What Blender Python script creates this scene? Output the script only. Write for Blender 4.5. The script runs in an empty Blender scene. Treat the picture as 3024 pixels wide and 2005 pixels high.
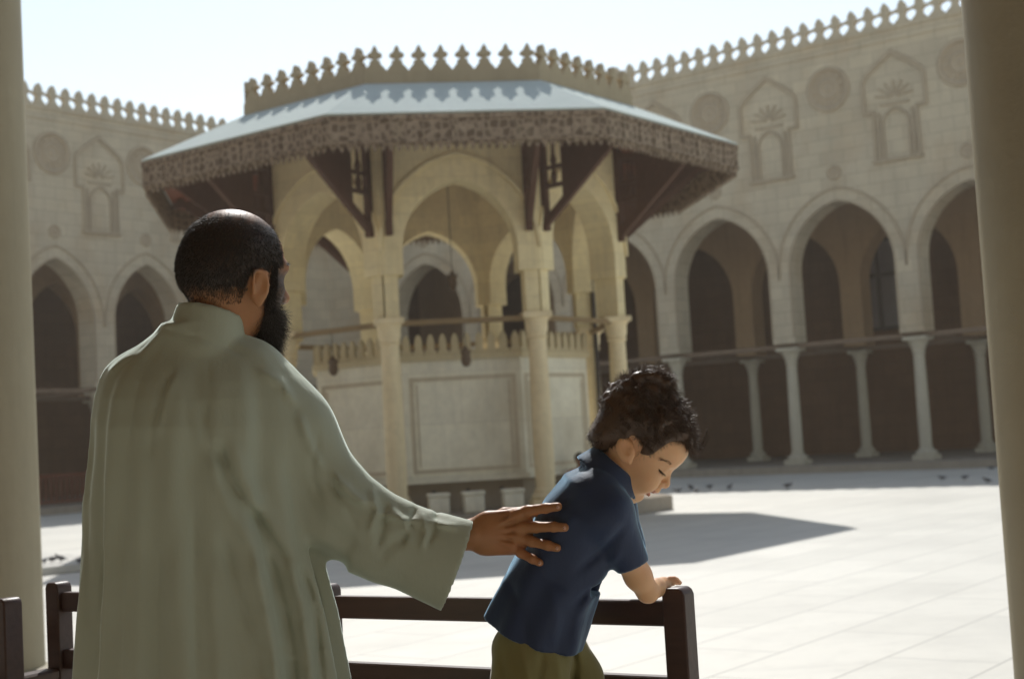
import bpy, numpy as np, random
from math import *
from mathutils import Matrix, Vector
random.seed(7); RNG = np.random.default_rng(7)
PI = pi
S = bpy.context.scene
# ------------------------------------------------------------------ camera model
FPX, CX, CY, CAMH, PITCH, ROLL = 4200., 1512., 1002.5, 1.5, .0684, .0569
F = np.array([0, cos(PITCH), sin(PITCH)]); Vv = np.array([0, -sin(PITCH), cos(PITCH)]); Uu = np.array([1., 0, 0])
R = Uu*cos(ROLL) - Vv*sin(ROLL); UP = Vv*cos(ROLL) + Uu*sin(ROLL); CAM = np.array([0, 0, CAMH])
def ray(x, y): return F + R*(x-CX)/FPX - UP*(y-CY)/FPX
def gz(x, y, z):
    d = ray(x, y); return CAM + d*(z-CAMH)/d[2]
def gd(x, y, D): return CAM + ray(x, y)*D

# ------------------------------------------------------------------ tagging helpers
def tag(o, label, cat, group=None, kind=None):
    if label: o['label'] = label
    if cat: o['category'] = cat
    if group: o['group'] = group
    if kind: o['kind'] = kind
    return o
def empty(name, loc=(0, 0, 0), rz=0.):
    o = bpy.data.objects.new(name, None); S.collection.objects.link(o)
    o.location = loc; o.rotation_euler = (0, 0, rz); o.empty_display_size = .2
    return o
def mesh_obj(name, v, f, mat, parent=None, smooth=False, loc=None):
    me = bpy.data.meshes.new(name)
    if isinstance(f, np.ndarray) and isinstance(v, np.ndarray):
        n, k = f.shape
        me.vertices.add(len(v)); me.vertices.foreach_set('co', v.astype(np.float32).ravel())
        me.loops.add(n*k); me.loops.foreach_set('vertex_index', f.astype(np.int32).ravel())
        me.polygons.add(n); me.polygons.foreach_set('loop_start', np.arange(n, dtype=np.int32)*k)
        me.polygons.foreach_set('loop_total', np.full(n, k, dtype=np.int32))
        me.update(calc_edges=True); me.validate()
    else:
        me.from_pydata([tuple(map(float, q)) for q in v], [], [tuple(map(int, q)) for q in f])
        me.update()
    if smooth: me.polygons.foreach_set('use_smooth', [True]*len(me.polygons))
    for m in (mat if isinstance(mat, (list, tuple)) else [mat]): me.materials.append(m)
    o = bpy.data.objects.new(name, me); S.collection.objects.link(o)
    if parent: o.parent = parent
    if loc is not None: o.location = loc
    return o
class MB:
    def __init__(s): s.v = []; s.f = []
    def add(s, v, f):
        n = len(s.v); s.v += [tuple(map(float, q)) for q in v]; s.f += [tuple(i+n for i in q) for q in f]
    def box(s, x0, x1, y0, y1, z0, z1, bev=0.):
        if bev:
            b = bev
            prof = [(x0+b, y0), (x1-b, y0), (x1, y0+b), (x1, y1-b), (x1-b, y1), (x0+b, y1), (x0, y1-b), (x0, y0+b)]
            ins = [(min(max(x, x0+b), x1-b), min(max(y, y0+b), y1-b)) for x, y in prof]
            v = []
            for z, pp in ((z0, ins), (z0+b, prof), (z1-b, prof), (z1, ins)):
                v += [(x, y, z) for x, y in pp]
            f = []
            for r in range(3):
                for i in range(8):
                    j = (i+1) % 8; f.append((r*8+i, r*8+j, r*8+8+j, r*8+8+i))
            f.append(tuple(range(7, -1, -1))); f.append(tuple(range(24, 32)))
            s.add(v, f); return
        v = [(x0, y0, z0), (x1, y0, z0), (x1, y1, z0), (x0, y1, z0), (x0, y0, z1), (x1, y0, z1), (x1, y1, z1), (x0, y1, z1)]
        s.add(v, [(0, 3, 2, 1), (4, 5, 6, 7), (0, 1, 5, 4), (1, 2, 6, 5), (2, 3, 7, 6), (3, 0, 4, 7)])
    def beam(s, a, b, w, h):
        a, b = Vector(a), Vector(b); d = (b-a).normalized()
        up = Vector((0, 0, 1)) if abs(d.z) < .95 else Vector((0, 1, 0))
        sx = d.cross(up).normalized()*w/2; sz = sx.cross(d).normalized()*h/2
        v = []
        for p in (a, b): v += [p-sx-sz, p+sx-sz, p+sx+sz, p-sx+sz]
        s.add(v, [(0, 3, 2, 1), (4, 5, 6, 7), (0, 1, 5, 4), (1, 2, 6, 5), (2, 3, 7, 6), (3, 0, 4, 7)])
    def lathe(s, prof, n=20, c=(0, 0, 0), squash=None):
        v = []; f = []
        for r, z in prof:
            for i in range(n):
                a = 2*PI*i/n; v.append((c[0]+r*cos(a), c[1]+r*sin(a), c[2]+z))
        for k in range(len(prof)-1):
            for i in range(n):
                j = (i+1) % n; f.append((k*n+i, k*n+j, k*n+n+j, k*n+n+i))
        f.append(tuple(range(n-1, -1, -1))); m = (len(prof)-1)*n; f.append(tuple(range(m, m+n)))
        s.add(v, f)
    def prism(s, poly, y0, y1):
        """polygon in the x-z plane extruded along y"""
        n = len(poly)
        v = [(x, y0, z) for x, z in poly] + [(x, y1, z) for x, z in poly]
        f = [tuple(range(n)), tuple(range(2*n-1, n-1, -1))]
        for i in range(n):
            j = (i+1) % n; f.append((j, i, i+n, j+n))
        s.add(v, f)
    def strip(s, inner, outer, y0, y1):
        """band between two x-z polylines, extruded along y"""
        n = len(inner); v = []
        for y in (y0, y1):
            v += [(x, y, z) for x, z in inner] + [(x, y, z) for x, z in outer]
        f = []
        for i in range(n-1):
            f += [(i, i+1, n+i+1, n+i), (2*n+i, 3*n+i, 3*n+i+1, 2*n+i+1),
                  (i+1, i, 2*n+i, 2*n+i+1), (n+i, n+i+1, 3*n+i+1, 3*n+i)]
        f += [(0, n, 3*n, 2*n), (n-1, 3*n-1, 4*n-1, 2*n-1)]
        s.add(v, f)
    def xf(s, M):
        s.v = [tuple(M @ Vector(q)) for q in s.v]; return s
    def build(s, name, mat, parent=None, smooth=False, loc=None):
        return mesh_obj(name, s.v, s.f, mat, parent, smooth, loc)
def autosmooth(o, ang=40):
    me = o.data
    me.polygons.foreach_set('use_smooth', [True]*len(me.polygons))
    try: me.set_sharp_from_angle(angle=radians(ang))
    except Exception: pass
    return o
def copy_tree(o, parent=None, loc=None, rz=None, label=None):
    c = o.copy(); S.collection.objects.link(c)
    if parent is not None: c.parent = parent
    if loc is not None: c.location = loc
    if rz is not None: c.rotation_euler = (0, 0, rz)
    if label: c['label'] = label
    for ch in list(o.children): copy_tree(ch, c)
    return c

# ------------------------------------------------------------------ materials
def lin(c):
    return tuple(((x/255)/12.92 if x/255 <= .04045 else ((x/255+.055)/1.055)**2.4) for x in c)
def newmat(name, rough=.8, spec=.3):
    m = bpy.data.materials.new(name); m.use_nodes = True
    nt = m.node_tree; b = nt.nodes['Principled BSDF']
    b.inputs['Roughness'].default_value = rough
    b.inputs['Specular IOR Level'].default_value = spec
    return m, nt, b
def node(nt, t, **kw):
    n = nt.nodes.new(t)
    for k, v in kw.items():
        if k.startswith('i_'): n.inputs[k[2:].replace('_', ' ')].default_value = v
        else: setattr(n, k, v)
    return n
def ramp(nt, src, stops):
    r = nt.nodes.new('ShaderNodeValToRGB'); nt.links.new(src, r.inputs[0])
    el = r.color_ramp.elements
    while len(el) < len(stops): el.new(.5)
    for e, (p, c) in zip(el, stops):
        e.position = p; e.color = (*c, 1) if len(c) == 3 else c
    return r.outputs[0]
def mix(nt, a, b, fac, mode='MIX'):
    n = nt.nodes.new('ShaderNodeMix'); n.data_type = 'RGBA'; n.blend_type = mode
    for s_, val in ((n.inputs[0], fac), (n.inputs[6], a), (n.inputs[7], b)):
        if isinstance(val, (int, float)): s_.default_value = val
        elif isinstance(val, tuple): s_.default_value = (*val, 1) if len(val) == 3 else val
        else: nt.links.new(val, s_)
    return n.outputs[2]
def coords(nt, scale=(1, 1, 1), rot=(0, 0, 0), kind='Object'):
    t = nt.nodes.new('ShaderNodeTexCoord'); m = nt.nodes.new('ShaderNodeMapping')
    m.inputs['Scale'].default_value = scale; m.inputs['Rotation'].default_value = rot
    nt.links.new(t.outputs[kind], m.inputs[0]); return m.outputs[0]
def noise(nt, vec, scale, detail=5, rough=.6):
    n = nt.nodes.new('ShaderNodeTexNoise'); n.inputs['Scale'].default_value = scale
    n.inputs['Detail'].default_value = detail; n.inputs['Roughness'].default_value = rough
    if vec is not None: nt.links.new(vec, n.inputs['Vector'])
    return n.outputs['Fac']
def bump(nt, b, h, dist=.01, strength=.6):
    n = nt.nodes.new('ShaderNodeBump'); n.inputs['Distance'].default_value = dist; n.inputs['Strength'].default_value = strength
    nt.links.new(h, n.inputs['Height']); nt.links.new(n.outputs[0], b.inputs['Normal'])
def stone(name, c, dark=.6, light=1.15, course=.35, blockw=.75, joint=.72, stain=.5, rough=.9, bmp=.01, tint=None, swap=True):
    """coursed masonry: brick joints, per-block tone, large soft stains, fine grain"""
    m, nt, b = newmat(name, rough, .2)
    co = coords(nt)
    col = mix(nt, tuple(x*dark for x in c), tuple(min(1, x*light) for x in c), noise(nt, co, .7, 7, .65))
    g = noise(nt, co, 9, 6, .7)
    col = mix(nt, col, tuple(x*.8 for x in c), ramp(nt, g, [(.42, (0, 0, 0)), (.68, (.55,)*3)]))
    if tint:
        col = mix(nt, col, tint, ramp(nt, noise(nt, co, .45, 4, .6), [(.48, (0, 0, 0)), (.72, (stain,)*3)]))
    if course:
        sep = nt.nodes.new('ShaderNodeSeparateXYZ'); nt.links.new(co, sep.inputs[0])
        add = nt.nodes.new('ShaderNodeMath'); add.operation = 'ADD'
        nt.links.new(sep.outputs[0], add.inputs[0]); nt.links.new(sep.outputs[1], add.inputs[1])
        cmb = nt.nodes.new('ShaderNodeCombineXYZ'); nt.links.new(add.outputs[0], cmb.inputs[0]); nt.links.new(sep.outputs[2], cmb.inputs[1])
        br = nt.nodes.new('ShaderNodeTexBrick'); nt.links.new(cmb.outputs[0], br.inputs['Vector'])
        br.inputs['Scale'].default_value = 1; br.inputs['Brick Width'].default_value = blockw; br.inputs['Row Height'].default_value = course
        br.inputs['Mortar Size'].default_value = .012; br.inputs['Mortar Smooth'].default_value = .6
        br.inputs['Color1'].default_value = (.91, .90, .88, 1); br.inputs['Color2'].default_value = (1.05, 1.04, 1.0, 1)
        br.inputs['Mortar'].default_value = (joint, joint*.97, joint*.93, 1)
        col = mix(nt, col, br.outputs['Color'], .8, 'MULTIPLY')
    # rain streaks: noise stretched vertically
    st = noise(nt, coords(nt, (3, 3, .25)), 1.3, 5, .7)
    col = mix(nt, col, tuple(x*.62 for x in c), ramp(nt, st, [(.5, (0, 0, 0)), (.75, (.55,)*3)]))
    nt.links.new(col, b.inputs['Base Color'])
    bump(nt, b, g, bmp, .7)
    return m
def plain(name, c, rough=.6, spec=.4, var=.25, scale=6, bmp=0, metal=0, stretch=(1, 1, 1), sss=0, sheen=0, stint=None):
    m, nt, b = newmat(name, rough, spec)
    co = coords(nt, stretch); n = noise(nt, co, scale, 6, .65)
    col = mix(nt, tuple(x*(1-var) for x in c), tuple(min(1, x*(1+var)) for x in c), n)
    nt.links.new(col, b.inputs['Base Color']); b.inputs['Metallic'].default_value = metal
    if bmp: bump(nt, b, n, bmp, .8)
    if sss:
        b.inputs['Subsurface Weight'].default_value = sss; b.inputs['Subsurface Radius'].default_value = (.02, .007, .004); b.inputs['Subsurface Scale'].default_value = .6
    if sheen: b.inputs['Sheen Weight'].default_value = sheen; b.inputs['Sheen Roughness'].default_value = .3
    if stint: b.inputs['Sheen Tint'].default_value = (*stint, 1)
    return m
M_wall = stone('arcade_limestone', (.64, .555, .42), course=.34, blockw=.66, tint=(.47, .36, .24), stain=.85, joint=.62, dark=.5, bmp=.02)
M_relief = stone('relief_stone', (.48, .39, .28), course=0, dark=.6)
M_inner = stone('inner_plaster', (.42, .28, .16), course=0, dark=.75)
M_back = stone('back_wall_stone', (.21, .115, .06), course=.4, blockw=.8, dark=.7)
M_roofin = plain('ceiling_timber', (.09, .055, .035), .9, .1)
M_fstone = stone('fountain_limestone', (.88, .755, .47), dark=.82, course=.3, blockw=.62, tint=(.66, .53, .31), stain=.6, joint=.85)
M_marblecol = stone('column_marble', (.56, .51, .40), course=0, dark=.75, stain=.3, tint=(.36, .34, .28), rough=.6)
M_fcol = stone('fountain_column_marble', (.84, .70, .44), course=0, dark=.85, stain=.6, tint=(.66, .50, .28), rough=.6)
M_basin = stone('basin_marble', (.86, .82, .67), course=.9, blockw=1.7, dark=.88, joint=.8, tint=(.42, .36, .25), stain=.6, rough=.6)
M_parapet = stone('brown_parapet_stone', (.47, .385, .25), course=0, dark=.65)  # darker, browner tone than the pavilion's wall stone
M_crest = stone('basin_crest_stone', (.64, .54, .34), course=0, dark=.75)
M_pframe = stone('panel_border_marble', (.60, .52, .38), course=0, dark=.8)
M_foot = stone('shaded_brown_foot', (.40, .33, .24), course=0, dark=.6)  # brown foot of the basin, with its shade put into the colour
M_wood = plain('carved_wood', (.10, .052, .034), .75, .25, .5, 7, .006, stretch=(4, 4, .8))
M_woodred = plain('red_brown_boards', (.17, .052, .024), .75, .25, .45, 5, .004, stretch=(6, 6, 1))
M_beam = plain('old_timber_beam', (.27, .19, .10), .85, .2, .4, 5, .004, stretch=(1, 1, 4))
M_beamdark = plain('dark_timber_beam', (.21, .15, .105), .85, .2, .4, 5, .004)
M_iron = plain('dark_metal', (.045, .035, .03), .5, .5, .3, 20, metal=.3)
M_lampm = plain('old_brass', (.13, .085, .05), .6, .4, .3, 20)
M_bench = plain('bench_varnished_wood', (.060, .027, .018), .45, .5, .4, 9, .0015, stretch=(1, 6, 6))
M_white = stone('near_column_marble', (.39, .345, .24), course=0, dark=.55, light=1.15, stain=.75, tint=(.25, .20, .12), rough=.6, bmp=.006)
M_pigeon = plain('pigeon_feathers', (.11, .11, .12), .7, .3, .4, 30)

# carved fascia: lattice of dark holes between pale worn ribs, pendants
def fascia_mat():
    m, nt, b = newmat('carved_fascia', .8, .2)
    co = coords(nt)
    base = mix(nt, (.18, .125, .085), (.46, .37, .27), noise(nt, coords(nt, (1.6, 1.6, .5)), 2.2, 6, .7))
    v = nt.nodes.new('ShaderNodeTexVoronoi'); v.feature = 'DISTANCE_TO_EDGE'; v.inputs['Scale'].default_value = 7.5; v.inputs['Randomness'].default_value = .55
    nt.links.new(co, v.inputs['Vector'])
    holes = ramp(nt, v.outputs['Distance'], [(.02, (1, 1, 1)), (.16, (.20, .15, .11))])
    col = mix(nt, base, holes, .75, 'MULTIPLY')
    pale = ramp(nt, noise(nt, coords(nt, (5, 5, .7)), 1.6, 4, .7), [(.55, (0, 0, 0)), (.7, (.5, .5, .5))])
    col = mix(nt, col, (.33, .27, .18), pale)
    nt.links.new(col, b.inputs['Base Color']); bump(nt, b, v.outputs['Distance'], .02, .8)
    return m
M_fascia = fascia_mat()
def roof_mat():
    m, nt, b = newmat('whitewashed_lead', .95, .05)
    co = coords(nt)
    col = mix(nt, (.47, .53, .50), (.60, .66, .62), noise(nt, co, 1.2, 6, .7))
    col = mix(nt, col, (.48, .51, .50), ramp(nt, noise(nt, co, 5, 6, .75), [(.5, (0, 0, 0)), (.75, (.6,)*3)]))
    nt.links.new(col, b.inputs['Base Color']); bump(nt, b, noise(nt, co, 6, 3), .02, .4)
    return m
M_roof = roof_mat()
TH = -.6404
def paving(name, c, w, h, mortar, rot, var=.12, jd=.62, stains=.5, rough=.55):
    m, nt, b = newmat(name, rough, .3)
    co = coords(nt, rot=(0, 0, rot))
    br = nt.nodes.new('ShaderNodeTexBrick'); nt.links.new(co, br.inputs['Vector'])
    br.inputs['Scale'].default_value = 1; br.inputs['Brick Width'].default_value = w; br.inputs['Row Height'].default_value = h
    br.inputs['Mortar Size'].default_value = mortar; br.inputs['Mortar Smooth'].default_value = .4
    br.inputs['Color1'].default_value = (*[x*(1-var) for x in c], 1); br.inputs['Color2'].default_value = (*[min(1, x*(1+var*.6)) for x in c], 1)
    br.inputs['Mortar'].default_value = (*[x*jd for x in c], 1)
    col = br.outputs['Color']
    n1 = noise(nt, co, .35, 7, .65)
    col = mix(nt, col, tuple(x*.74 for x in c), ramp(nt, n1, [(.47, (0, 0, 0)), (.7, (stains,)*3)]))
    n2 = noise(nt, co, 5, 6, .7)
    col = mix(nt, col, tuple(x*.8 for x in c), ramp(nt, n2, [(.5, (0, 0, 0)), (.8, (.6,)*3)]))
    wob = noise(nt, coords(nt, (.25, 2.2, 1), (0, 0, rot)), 1.3, 6, .75)
    col = mix(nt, col, tuple(x*.7 for x in c), ramp(nt, wob, [(.55, (0, 0, 0)), (.72, (.45,)*3)]))
    nt.links.new(col, b.inputs['Base Color']); bump(nt, b, n2, .004, .5)
    return m
M_pave = paving('courtyard_paving', (.70, .68, .61), 1.9, .72, .012, -TH-PI/2, var=.05, jd=.62, stains=.7)
M_step = stone('step_stone', (.36, .31, .25), course=0, dark=.8)
M_plat = paving('terrace_paving', (.64, .62, .56), 1.1, .7, .012, -TH-PI/2, var=.06)

# ------------------------------------------------------------------ world, sun, camera
SUN_AZ, SUN_EL = radians(-1.5), radians(45.5)
W = bpy.data.worlds.new('World'); S.world = W; W.use_nodes = True
wn = W.node_tree; bg = wn.nodes['Background']
sky = wn.nodes.new('ShaderNodeTexSky'); sky.sky_type = 'NISHITA'; sky.sun_disc = False
sky.sun_elevation = SUN_EL; sky.sun_rotation = SUN_AZ; sky.altitude = 50; sky.air_density = 1.0; sky.dust_density = .25; sky.ozone_density = 1.0
hs = wn.nodes.new('ShaderNodeHueSaturation'); hs.inputs['Saturation'].default_value = .8; wn.links.new(sky.outputs[0], hs.inputs['Color'])
wb = wn.nodes.new('ShaderNodeMix'); wb.data_type = 'RGBA'; wb.blend_type = 'MULTIPLY'; wb.inputs[0].default_value = 1; wb.inputs[7].default_value = (1.00, .93, .80, 1)
wn.links.new(hs.outputs[0], wb.inputs[6]); wn.links.new(wb.outputs[2], bg.inputs[0]); bg.inputs[1].default_value = .125
sl = bpy.data.lights.new('sun', 'SUN'); sl.energy = 2.6; sl.angle = radians(.55); sl.color = (1, .975, .93)
so = bpy.data.objects.new('sun', sl); S.collection.objects.link(so)
sd = Vector((sin(SUN_AZ)*cos(SUN_EL), cos(SUN_AZ)*cos(SUN_EL), sin(SUN_EL)))
so.rotation_euler = sd.to_track_quat('Z', 'Y').to_euler(); so.location = sd*30
S.view_settings.view_transform = 'Standard'; S.view_settings.look = 'None'
S.view_settings.exposure = .64; S.view_settings.gamma = 1
cd = bpy.data.cameras.new('camera'); cd.sensor_width = 36; cd.lens = FPX/3024*36; cd.clip_start = .05; cd.clip_end = 2000
cd.dof.use_dof = True; cd.dof.focus_distance = 2.95; cd.dof.aperture_fstop = 5.2
cam = bpy.data.objects.new('camera', cd); S.collection.objects.link(cam); S.camera = cam
Mx = Matrix.Identity(4)
for i in range(3):
    Mx[i][0] = R[i]; Mx[i][1] = UP[i]; Mx[i][2] = -F[i]; Mx[i][3] = CAM[i]
cam.matrix_world = Mx

# ------------------------------------------------------------------ dusty air
hz = MB(); hz.box(-165, 165, -125, 205, -1.4, 17)
hm_ = bpy.data.materials.new('dusty_air'); hm_.use_nodes = True; hn = hm_.node_tree; hn.nodes.clear()
pv = hn.nodes.new('ShaderNodeVolumePrincipled'); ho = hn.nodes.new('ShaderNodeOutputMaterial'); hn.links.new(pv.outputs[0], ho.inputs['Volume'])
pv.inputs['Color'].default_value = (1, .88, .74, 1); pv.inputs['Density'].default_value = .0012; pv.inputs['Anisotropy'].default_value = .4
tag(hz.build('haze', hm_), None, None, kind='stuff')
# ------------------------------------------------------------------ ground
T = np.array([cos(TH), sin(TH)]); N = np.array([-sin(TH), cos(TH)])      # courtyard axes
mb = MB(); mb.box(-160, 160, -120, 200, -.4, 0)
tag(mb.build('courtyard_ground', M_pave), None, None, kind='structure')
# near portico floor on the camera's side of the column row
Lc = gz(95, 1996, .3)[:2]; base_n = Lc @ N
def slabmesh(n0, n1, t0, t1, z0, z1, name, mat):
    mb = MB(); mb.box(0, t1-t0, 0, n1-n0, z0, z1, .012)
    o = mb.build(name, mat); p = T*t0 + N*n0; o.location = (p[0], p[1], 0); o.rotation_euler = (0, 0, TH); return o
tag(slabmesh(-8, base_n+.55, -14, 16, .004, .3, 'portico_floor', M_plat), None, None, kind='structure')

# ------------------------------------------------------------------ arches
def arch_pts(cx, a, zs, za, n=14, z0=None):
    """pointed arch polyline, left spring to right spring; z0 adds the straight jambs"""
    h = za-zs; Rr = (a*a+h*h)/(2*a)
    pts = []
    a_end = asin(min(1, h/Rr))
    for i in range(n+1):
        t = a_end*i/n; pts.append((cx-a+Rr-Rr*cos(t), zs+Rr*sin(t)))
    right = [(2*cx-x, z) for x, z in reversed(pts[:-1])]
    pts = pts+right
    if z0 is not None: pts = [(cx-a, z0)]+pts+[(cx+a, z0)]
    return pts
def arched_wall(mb, x0, x1, z0, ztop, y0, y1, arches):
    """arches: sorted list of (cx, a, zs, za). Wall between y0 (front) and y1."""
    xs = x0
    for cx, a, zs, za in arches:
        if cx-a > xs+1e-6: mb.box(xs, cx-a, y0, y1, z0, ztop)
        p = arch_pts(cx, a, zs, za, z0=z0)
        top = [(x, ztop) for x, z in p]
        mb.strip(p[1:-1], top[1:-1], y0, y1)
        xs = cx+a
    if x1 > xs+1e-6: mb.box(xs, x1, y0, y1, z0, ztop)
def band(cx, a, zs, za, off, wid, z0):
    p = arch_pts(cx, a+off, zs, za+off*1.1, z0=z0); q = arch_pts(cx, a+off+wid, zs, za+(off+wid)*1.1, z0=z0)
    return p, q
def column_parts(parent, x, y, z0, zc, r, mat, capw, basew, sq=True):
    c = empty('column', (x, y, z0)); c.parent = parent
    H = zc-z0
    m = MB(); n = 18
    m.lathe([(r*1.0, .32), (r*1.03, H*.3), (r*.97, H*.65), (r*.9, H-.42)], n); autosmooth(m.build('shaft', mat, c))
    m = MB(); m.box(-basew/2, basew/2, -basew/2, basew/2, 0, .14, .01)
    m.lathe([(basew*.47, .14), (basew*.5, .19), (basew*.45, .24), (r*1.15, .27), (r*1.22, .3), (r*1.02, .34)], n); autosmooth(m.build('base', mat, c))
    m = MB(); m.lathe([(r*.92, H-.46), (r*1.12, H-.43), (r*.98, H-.40), (r*1.15, H-.3), (capw*.40, H-.16), (capw*.47, H-.1)], n)
    m.box(-capw/2, capw/2, -capw/2, capw/2, H-.1, H, .008); autosmooth(m.build('capital', mat, c))
    return c
def merlon_mesh(w, h, kind, th=.12):
    if kind == 'lily':     # lobes that touch the neighbours, open eye below
        half = [(.5, 0), (.5, .07), (.40, .17), (.25, .25), (.17, .34), (.165, .43), (.25, .51), (.40, .54), (.5, .57), (.47, .615), (.31, .65), (.19, .70), (.235, .77), (.15, .87), (0, 1.0)]
    else:                  # trefoil cross with a narrow neck
        half = [(.5, 0), (.5, .05), (.40, .16), (.22, .32), (.25, .40), (.10, .45), (.10, .53), (.29, .57), (.34, .64), (.26, .70), (.13, .75), (.13, .84), (0, 1.0)]
    poly = [(-x*w, z*h) for x, z in half] + [(x*w, z*h) for x, z in reversed(half[:-1])]
    m = MB(); m.prism(poly, 0, th); return m

def arcade(name, label, loc, rz, cols, pitch, half, xa, xb, merl, rowgap, side, thick=.72, inner=True):
    """cols: first column x; xa..xb wall extent in local x; y is depth away from the courtyard"""
    E_ = empty(name, ((loc[0])*1.1, (loc[1])*1.1, -.15), rz); E_.scale = (1.1,)*3; tag(E_, label, 'arcade')
    zc, zb, ztop, zs, za = 3.474, .332, 11.42, 5.45, 7.19
    c0, nb = cols
    xs = [c0+i*pitch for i in range(nb)]
    arches = [(x+pitch/2, half, zs, za) for x in xs[:-1]]
    m = MB(); arched_wall(m, xa, xb, zc+.1, ztop, 0, thick, arches)
    # thin string course under the merlons
    m.box(xa, xb, -.035, -.0, ztop-.34, ztop-.24); m.box(xa, xb, -.05, 0, ztop-.06, ztop+.003)
    m.build('wall', M_wall, E_)
    for cx, a, s_, z_ in arches:
        b = MB(); p, q = band(cx, a, s_, z_, .30, .055, 5.3); b.strip(p, q, -.035, .005)
        p, q = band(cx, a, s_, z_, .0, .04, 3.75); b.strip(p, q, -.02, .005)
        b.build('arch_moulding', M_relief, E_)
        # small rosette over the apex
        b = MB(); b.lathe([(.20, 0), (.20, .04), (.15, .055), (.13, .03), (.06, .03), (.04, .05), (.001, .055)], 18)
        b.xf(Matrix.Rotation(PI/2, 4, 'X')); autosmooth(b.build('rosette', M_relief, E_, loc=(cx, .01, 7.93)))
        # medallion
        b = MB(); b.lathe([(.60, 0), (.60, .055), (.54, .075), (.49, .05), (.47, .012), (.30, .012), (.27, .04), (.22, .05), (.18, .02), (.08, .02), (.05, .045), (.001, .05)], 36)
        for k in range(12):
            t = k*PI/6; b.beam((.24*cos(t), .24*sin(t), .02), (.46*cos(t+.2), .46*sin(t+.2), .02), .035, .04)
        b.xf(Matrix.Rotation(PI/2, 4, 'X')); autosmooth(b.build('medallion', M_relief, E_, loc=(cx, .01, 10.15)))
    for x in xs:          # keel-arched blind niches over the piers
        if x-.8 < xa or x+.8 > xb: continue
        b = MB()
        hood_o = [(-.86, 9.35), (-.86, 10.12), (-.74, 10.32), (-.40, 10.58), (0, 10.86), (.40, 10.58), (.74, 10.32), (.86, 10.12), (.86, 9.35)]
        hood_i = [(-.78, 9.35), (-.78, 10.08), (-.68, 10.24), (-.36, 10.48), (0, 10.72), (.36, 10.48), (.68, 10.24), (.78, 10.08), (.78, 9.35)]
        b.strip(hood_i, hood_o, -.06, .01)
        b.box(-.86, -.55, -.06, .01, 9.27, 9.35); b.box(.55, .86, -.06, .01, 9.27, 9.35)
        b.box(-.62, -.55, -.05, .01, 8.05, 9.27); b.box(.55, .62, -.05, .01, 8.05, 9.27); b.box(-.66, .66, -.08, .01, 7.97, 8.05)
        ai, ao = arch_pts(0, .32, 8.9, 9.3, 8, 8.05), arch_pts(0, .38, 8.9, 9.38, 8, 8.05)
        b.strip(ai, ao, -.05, .01)
        for j in range(7):     # fluted shell in the hood
            t = PI*(j+.5)/7; b.beam((.08*cos(t), -.012, 9.6+.08*sin(t)), (.52*cos(t), -.012, 9.6+.45*sin(t)), .05, .05)
        for sx in (-.45, .45): b.box(sx-.035, sx+.035, -.045, .01, 8.05, 9.27)
        b.box(-.4, .4, -.03, .01, 9.42, 9.48)
        b.build('blind_niche', M_relief, E_, loc=(x, 0, 0))
    # columns and ties, two rows
    for x in xs[:nb]:
        column_parts(E_, x, thick/2, zb, zc, .155, M_marblecol, .60, .56)
    for zz in (zc+.1,):
        b = MB(); b.box(xa, xb, thick/2-.07, thick/2+.07, zc-.02, zc+.098); b.build('tie_beam', M_beamdark, E_)
    D2 = rowgap
    if inner:
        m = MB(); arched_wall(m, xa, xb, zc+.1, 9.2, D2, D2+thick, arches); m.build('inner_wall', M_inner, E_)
        for x in xs[:nb]:
            column_parts(E_, x, D2+thick/2, zb, zc, .15, M_marblecol, .56, .52)
            b = MB(); b.box(x-.06, x+.06, thick/2+.08, D2+thick/2-.08, zc-.018, zc+.09); b.build('cross_tie', M_beamdark, E_)
        b = MB(); b.box(xa, xb, D2+thick/2-.07, D2+thick/2+.07, zc-.02, zc+.098); b.build('tie_beam', M_beamdark, E_)
    # roof, back wall, raised floor
    DB = D2*2+.4 if inner else D2
    ea, eb = (9.3, 0) if side > 0 else (0, 9.4)
    m = MB(); m.box(xa-ea, xb, thick, DB+.6, 9.2, 9.5); m.build('roof', M_roofin, E_)
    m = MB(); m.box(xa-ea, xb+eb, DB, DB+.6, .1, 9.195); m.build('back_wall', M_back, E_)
    m = MB(); m.box(xa-(ea and 9.1), xb-(.95 if side < 0 else 0), -.95, DB-.004, .0, zb, .01); m.build('raised_floor', M_step, E_)
    # merlons
    first, q = merl
    mm = merlon_mesh(q, .685, 'lily', .16).build('merlon', M_wall, E_, loc=(first, .05, ztop+.0))
    x = first+q
    while x < xb-.2:
        c = mm.copy(); S.collection.objects.link(c); c.parent = E_; c.location = (x, .05, ztop); x += q
    return E_, xs, DB

def worldpt(u, w): p = T*u+N*w; return (p[0], p[1], 0)
D_R, D_L = 34.858, 33.572
U0, PR = -20.452, 3.547
# right arcade: local x = u - U0 ; local y = depth beyond the wall plane
right, xsR, dbR = arcade('arcade', 'long pale stone arcade on the right with round medallions and blind niches', worldpt(U0, D_R), TH,
    (-3*PR, 9), PR, 1.45, -(D_L)-U0+.0, 5.6*PR, (-20.329-U0-28*.4566, .4566), 4.626, 1)
# left arcade: runs back from the corner toward the camera
PL_ = 3.1618; W0 = 24.014
left, xsL, dbL = arcade('arcade', 'pale stone arcade on the left, partly behind the bearded man', worldpt(-D_L, W0-PL_/2), TH+PI/2,
    (-1*PL_, 5), PL_, 1.22, -2.2*PL_, D_R-(W0-PL_/2), (23.2665-(W0-PL_/2)-6*.4515, .4515), 4.4, -1)
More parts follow.
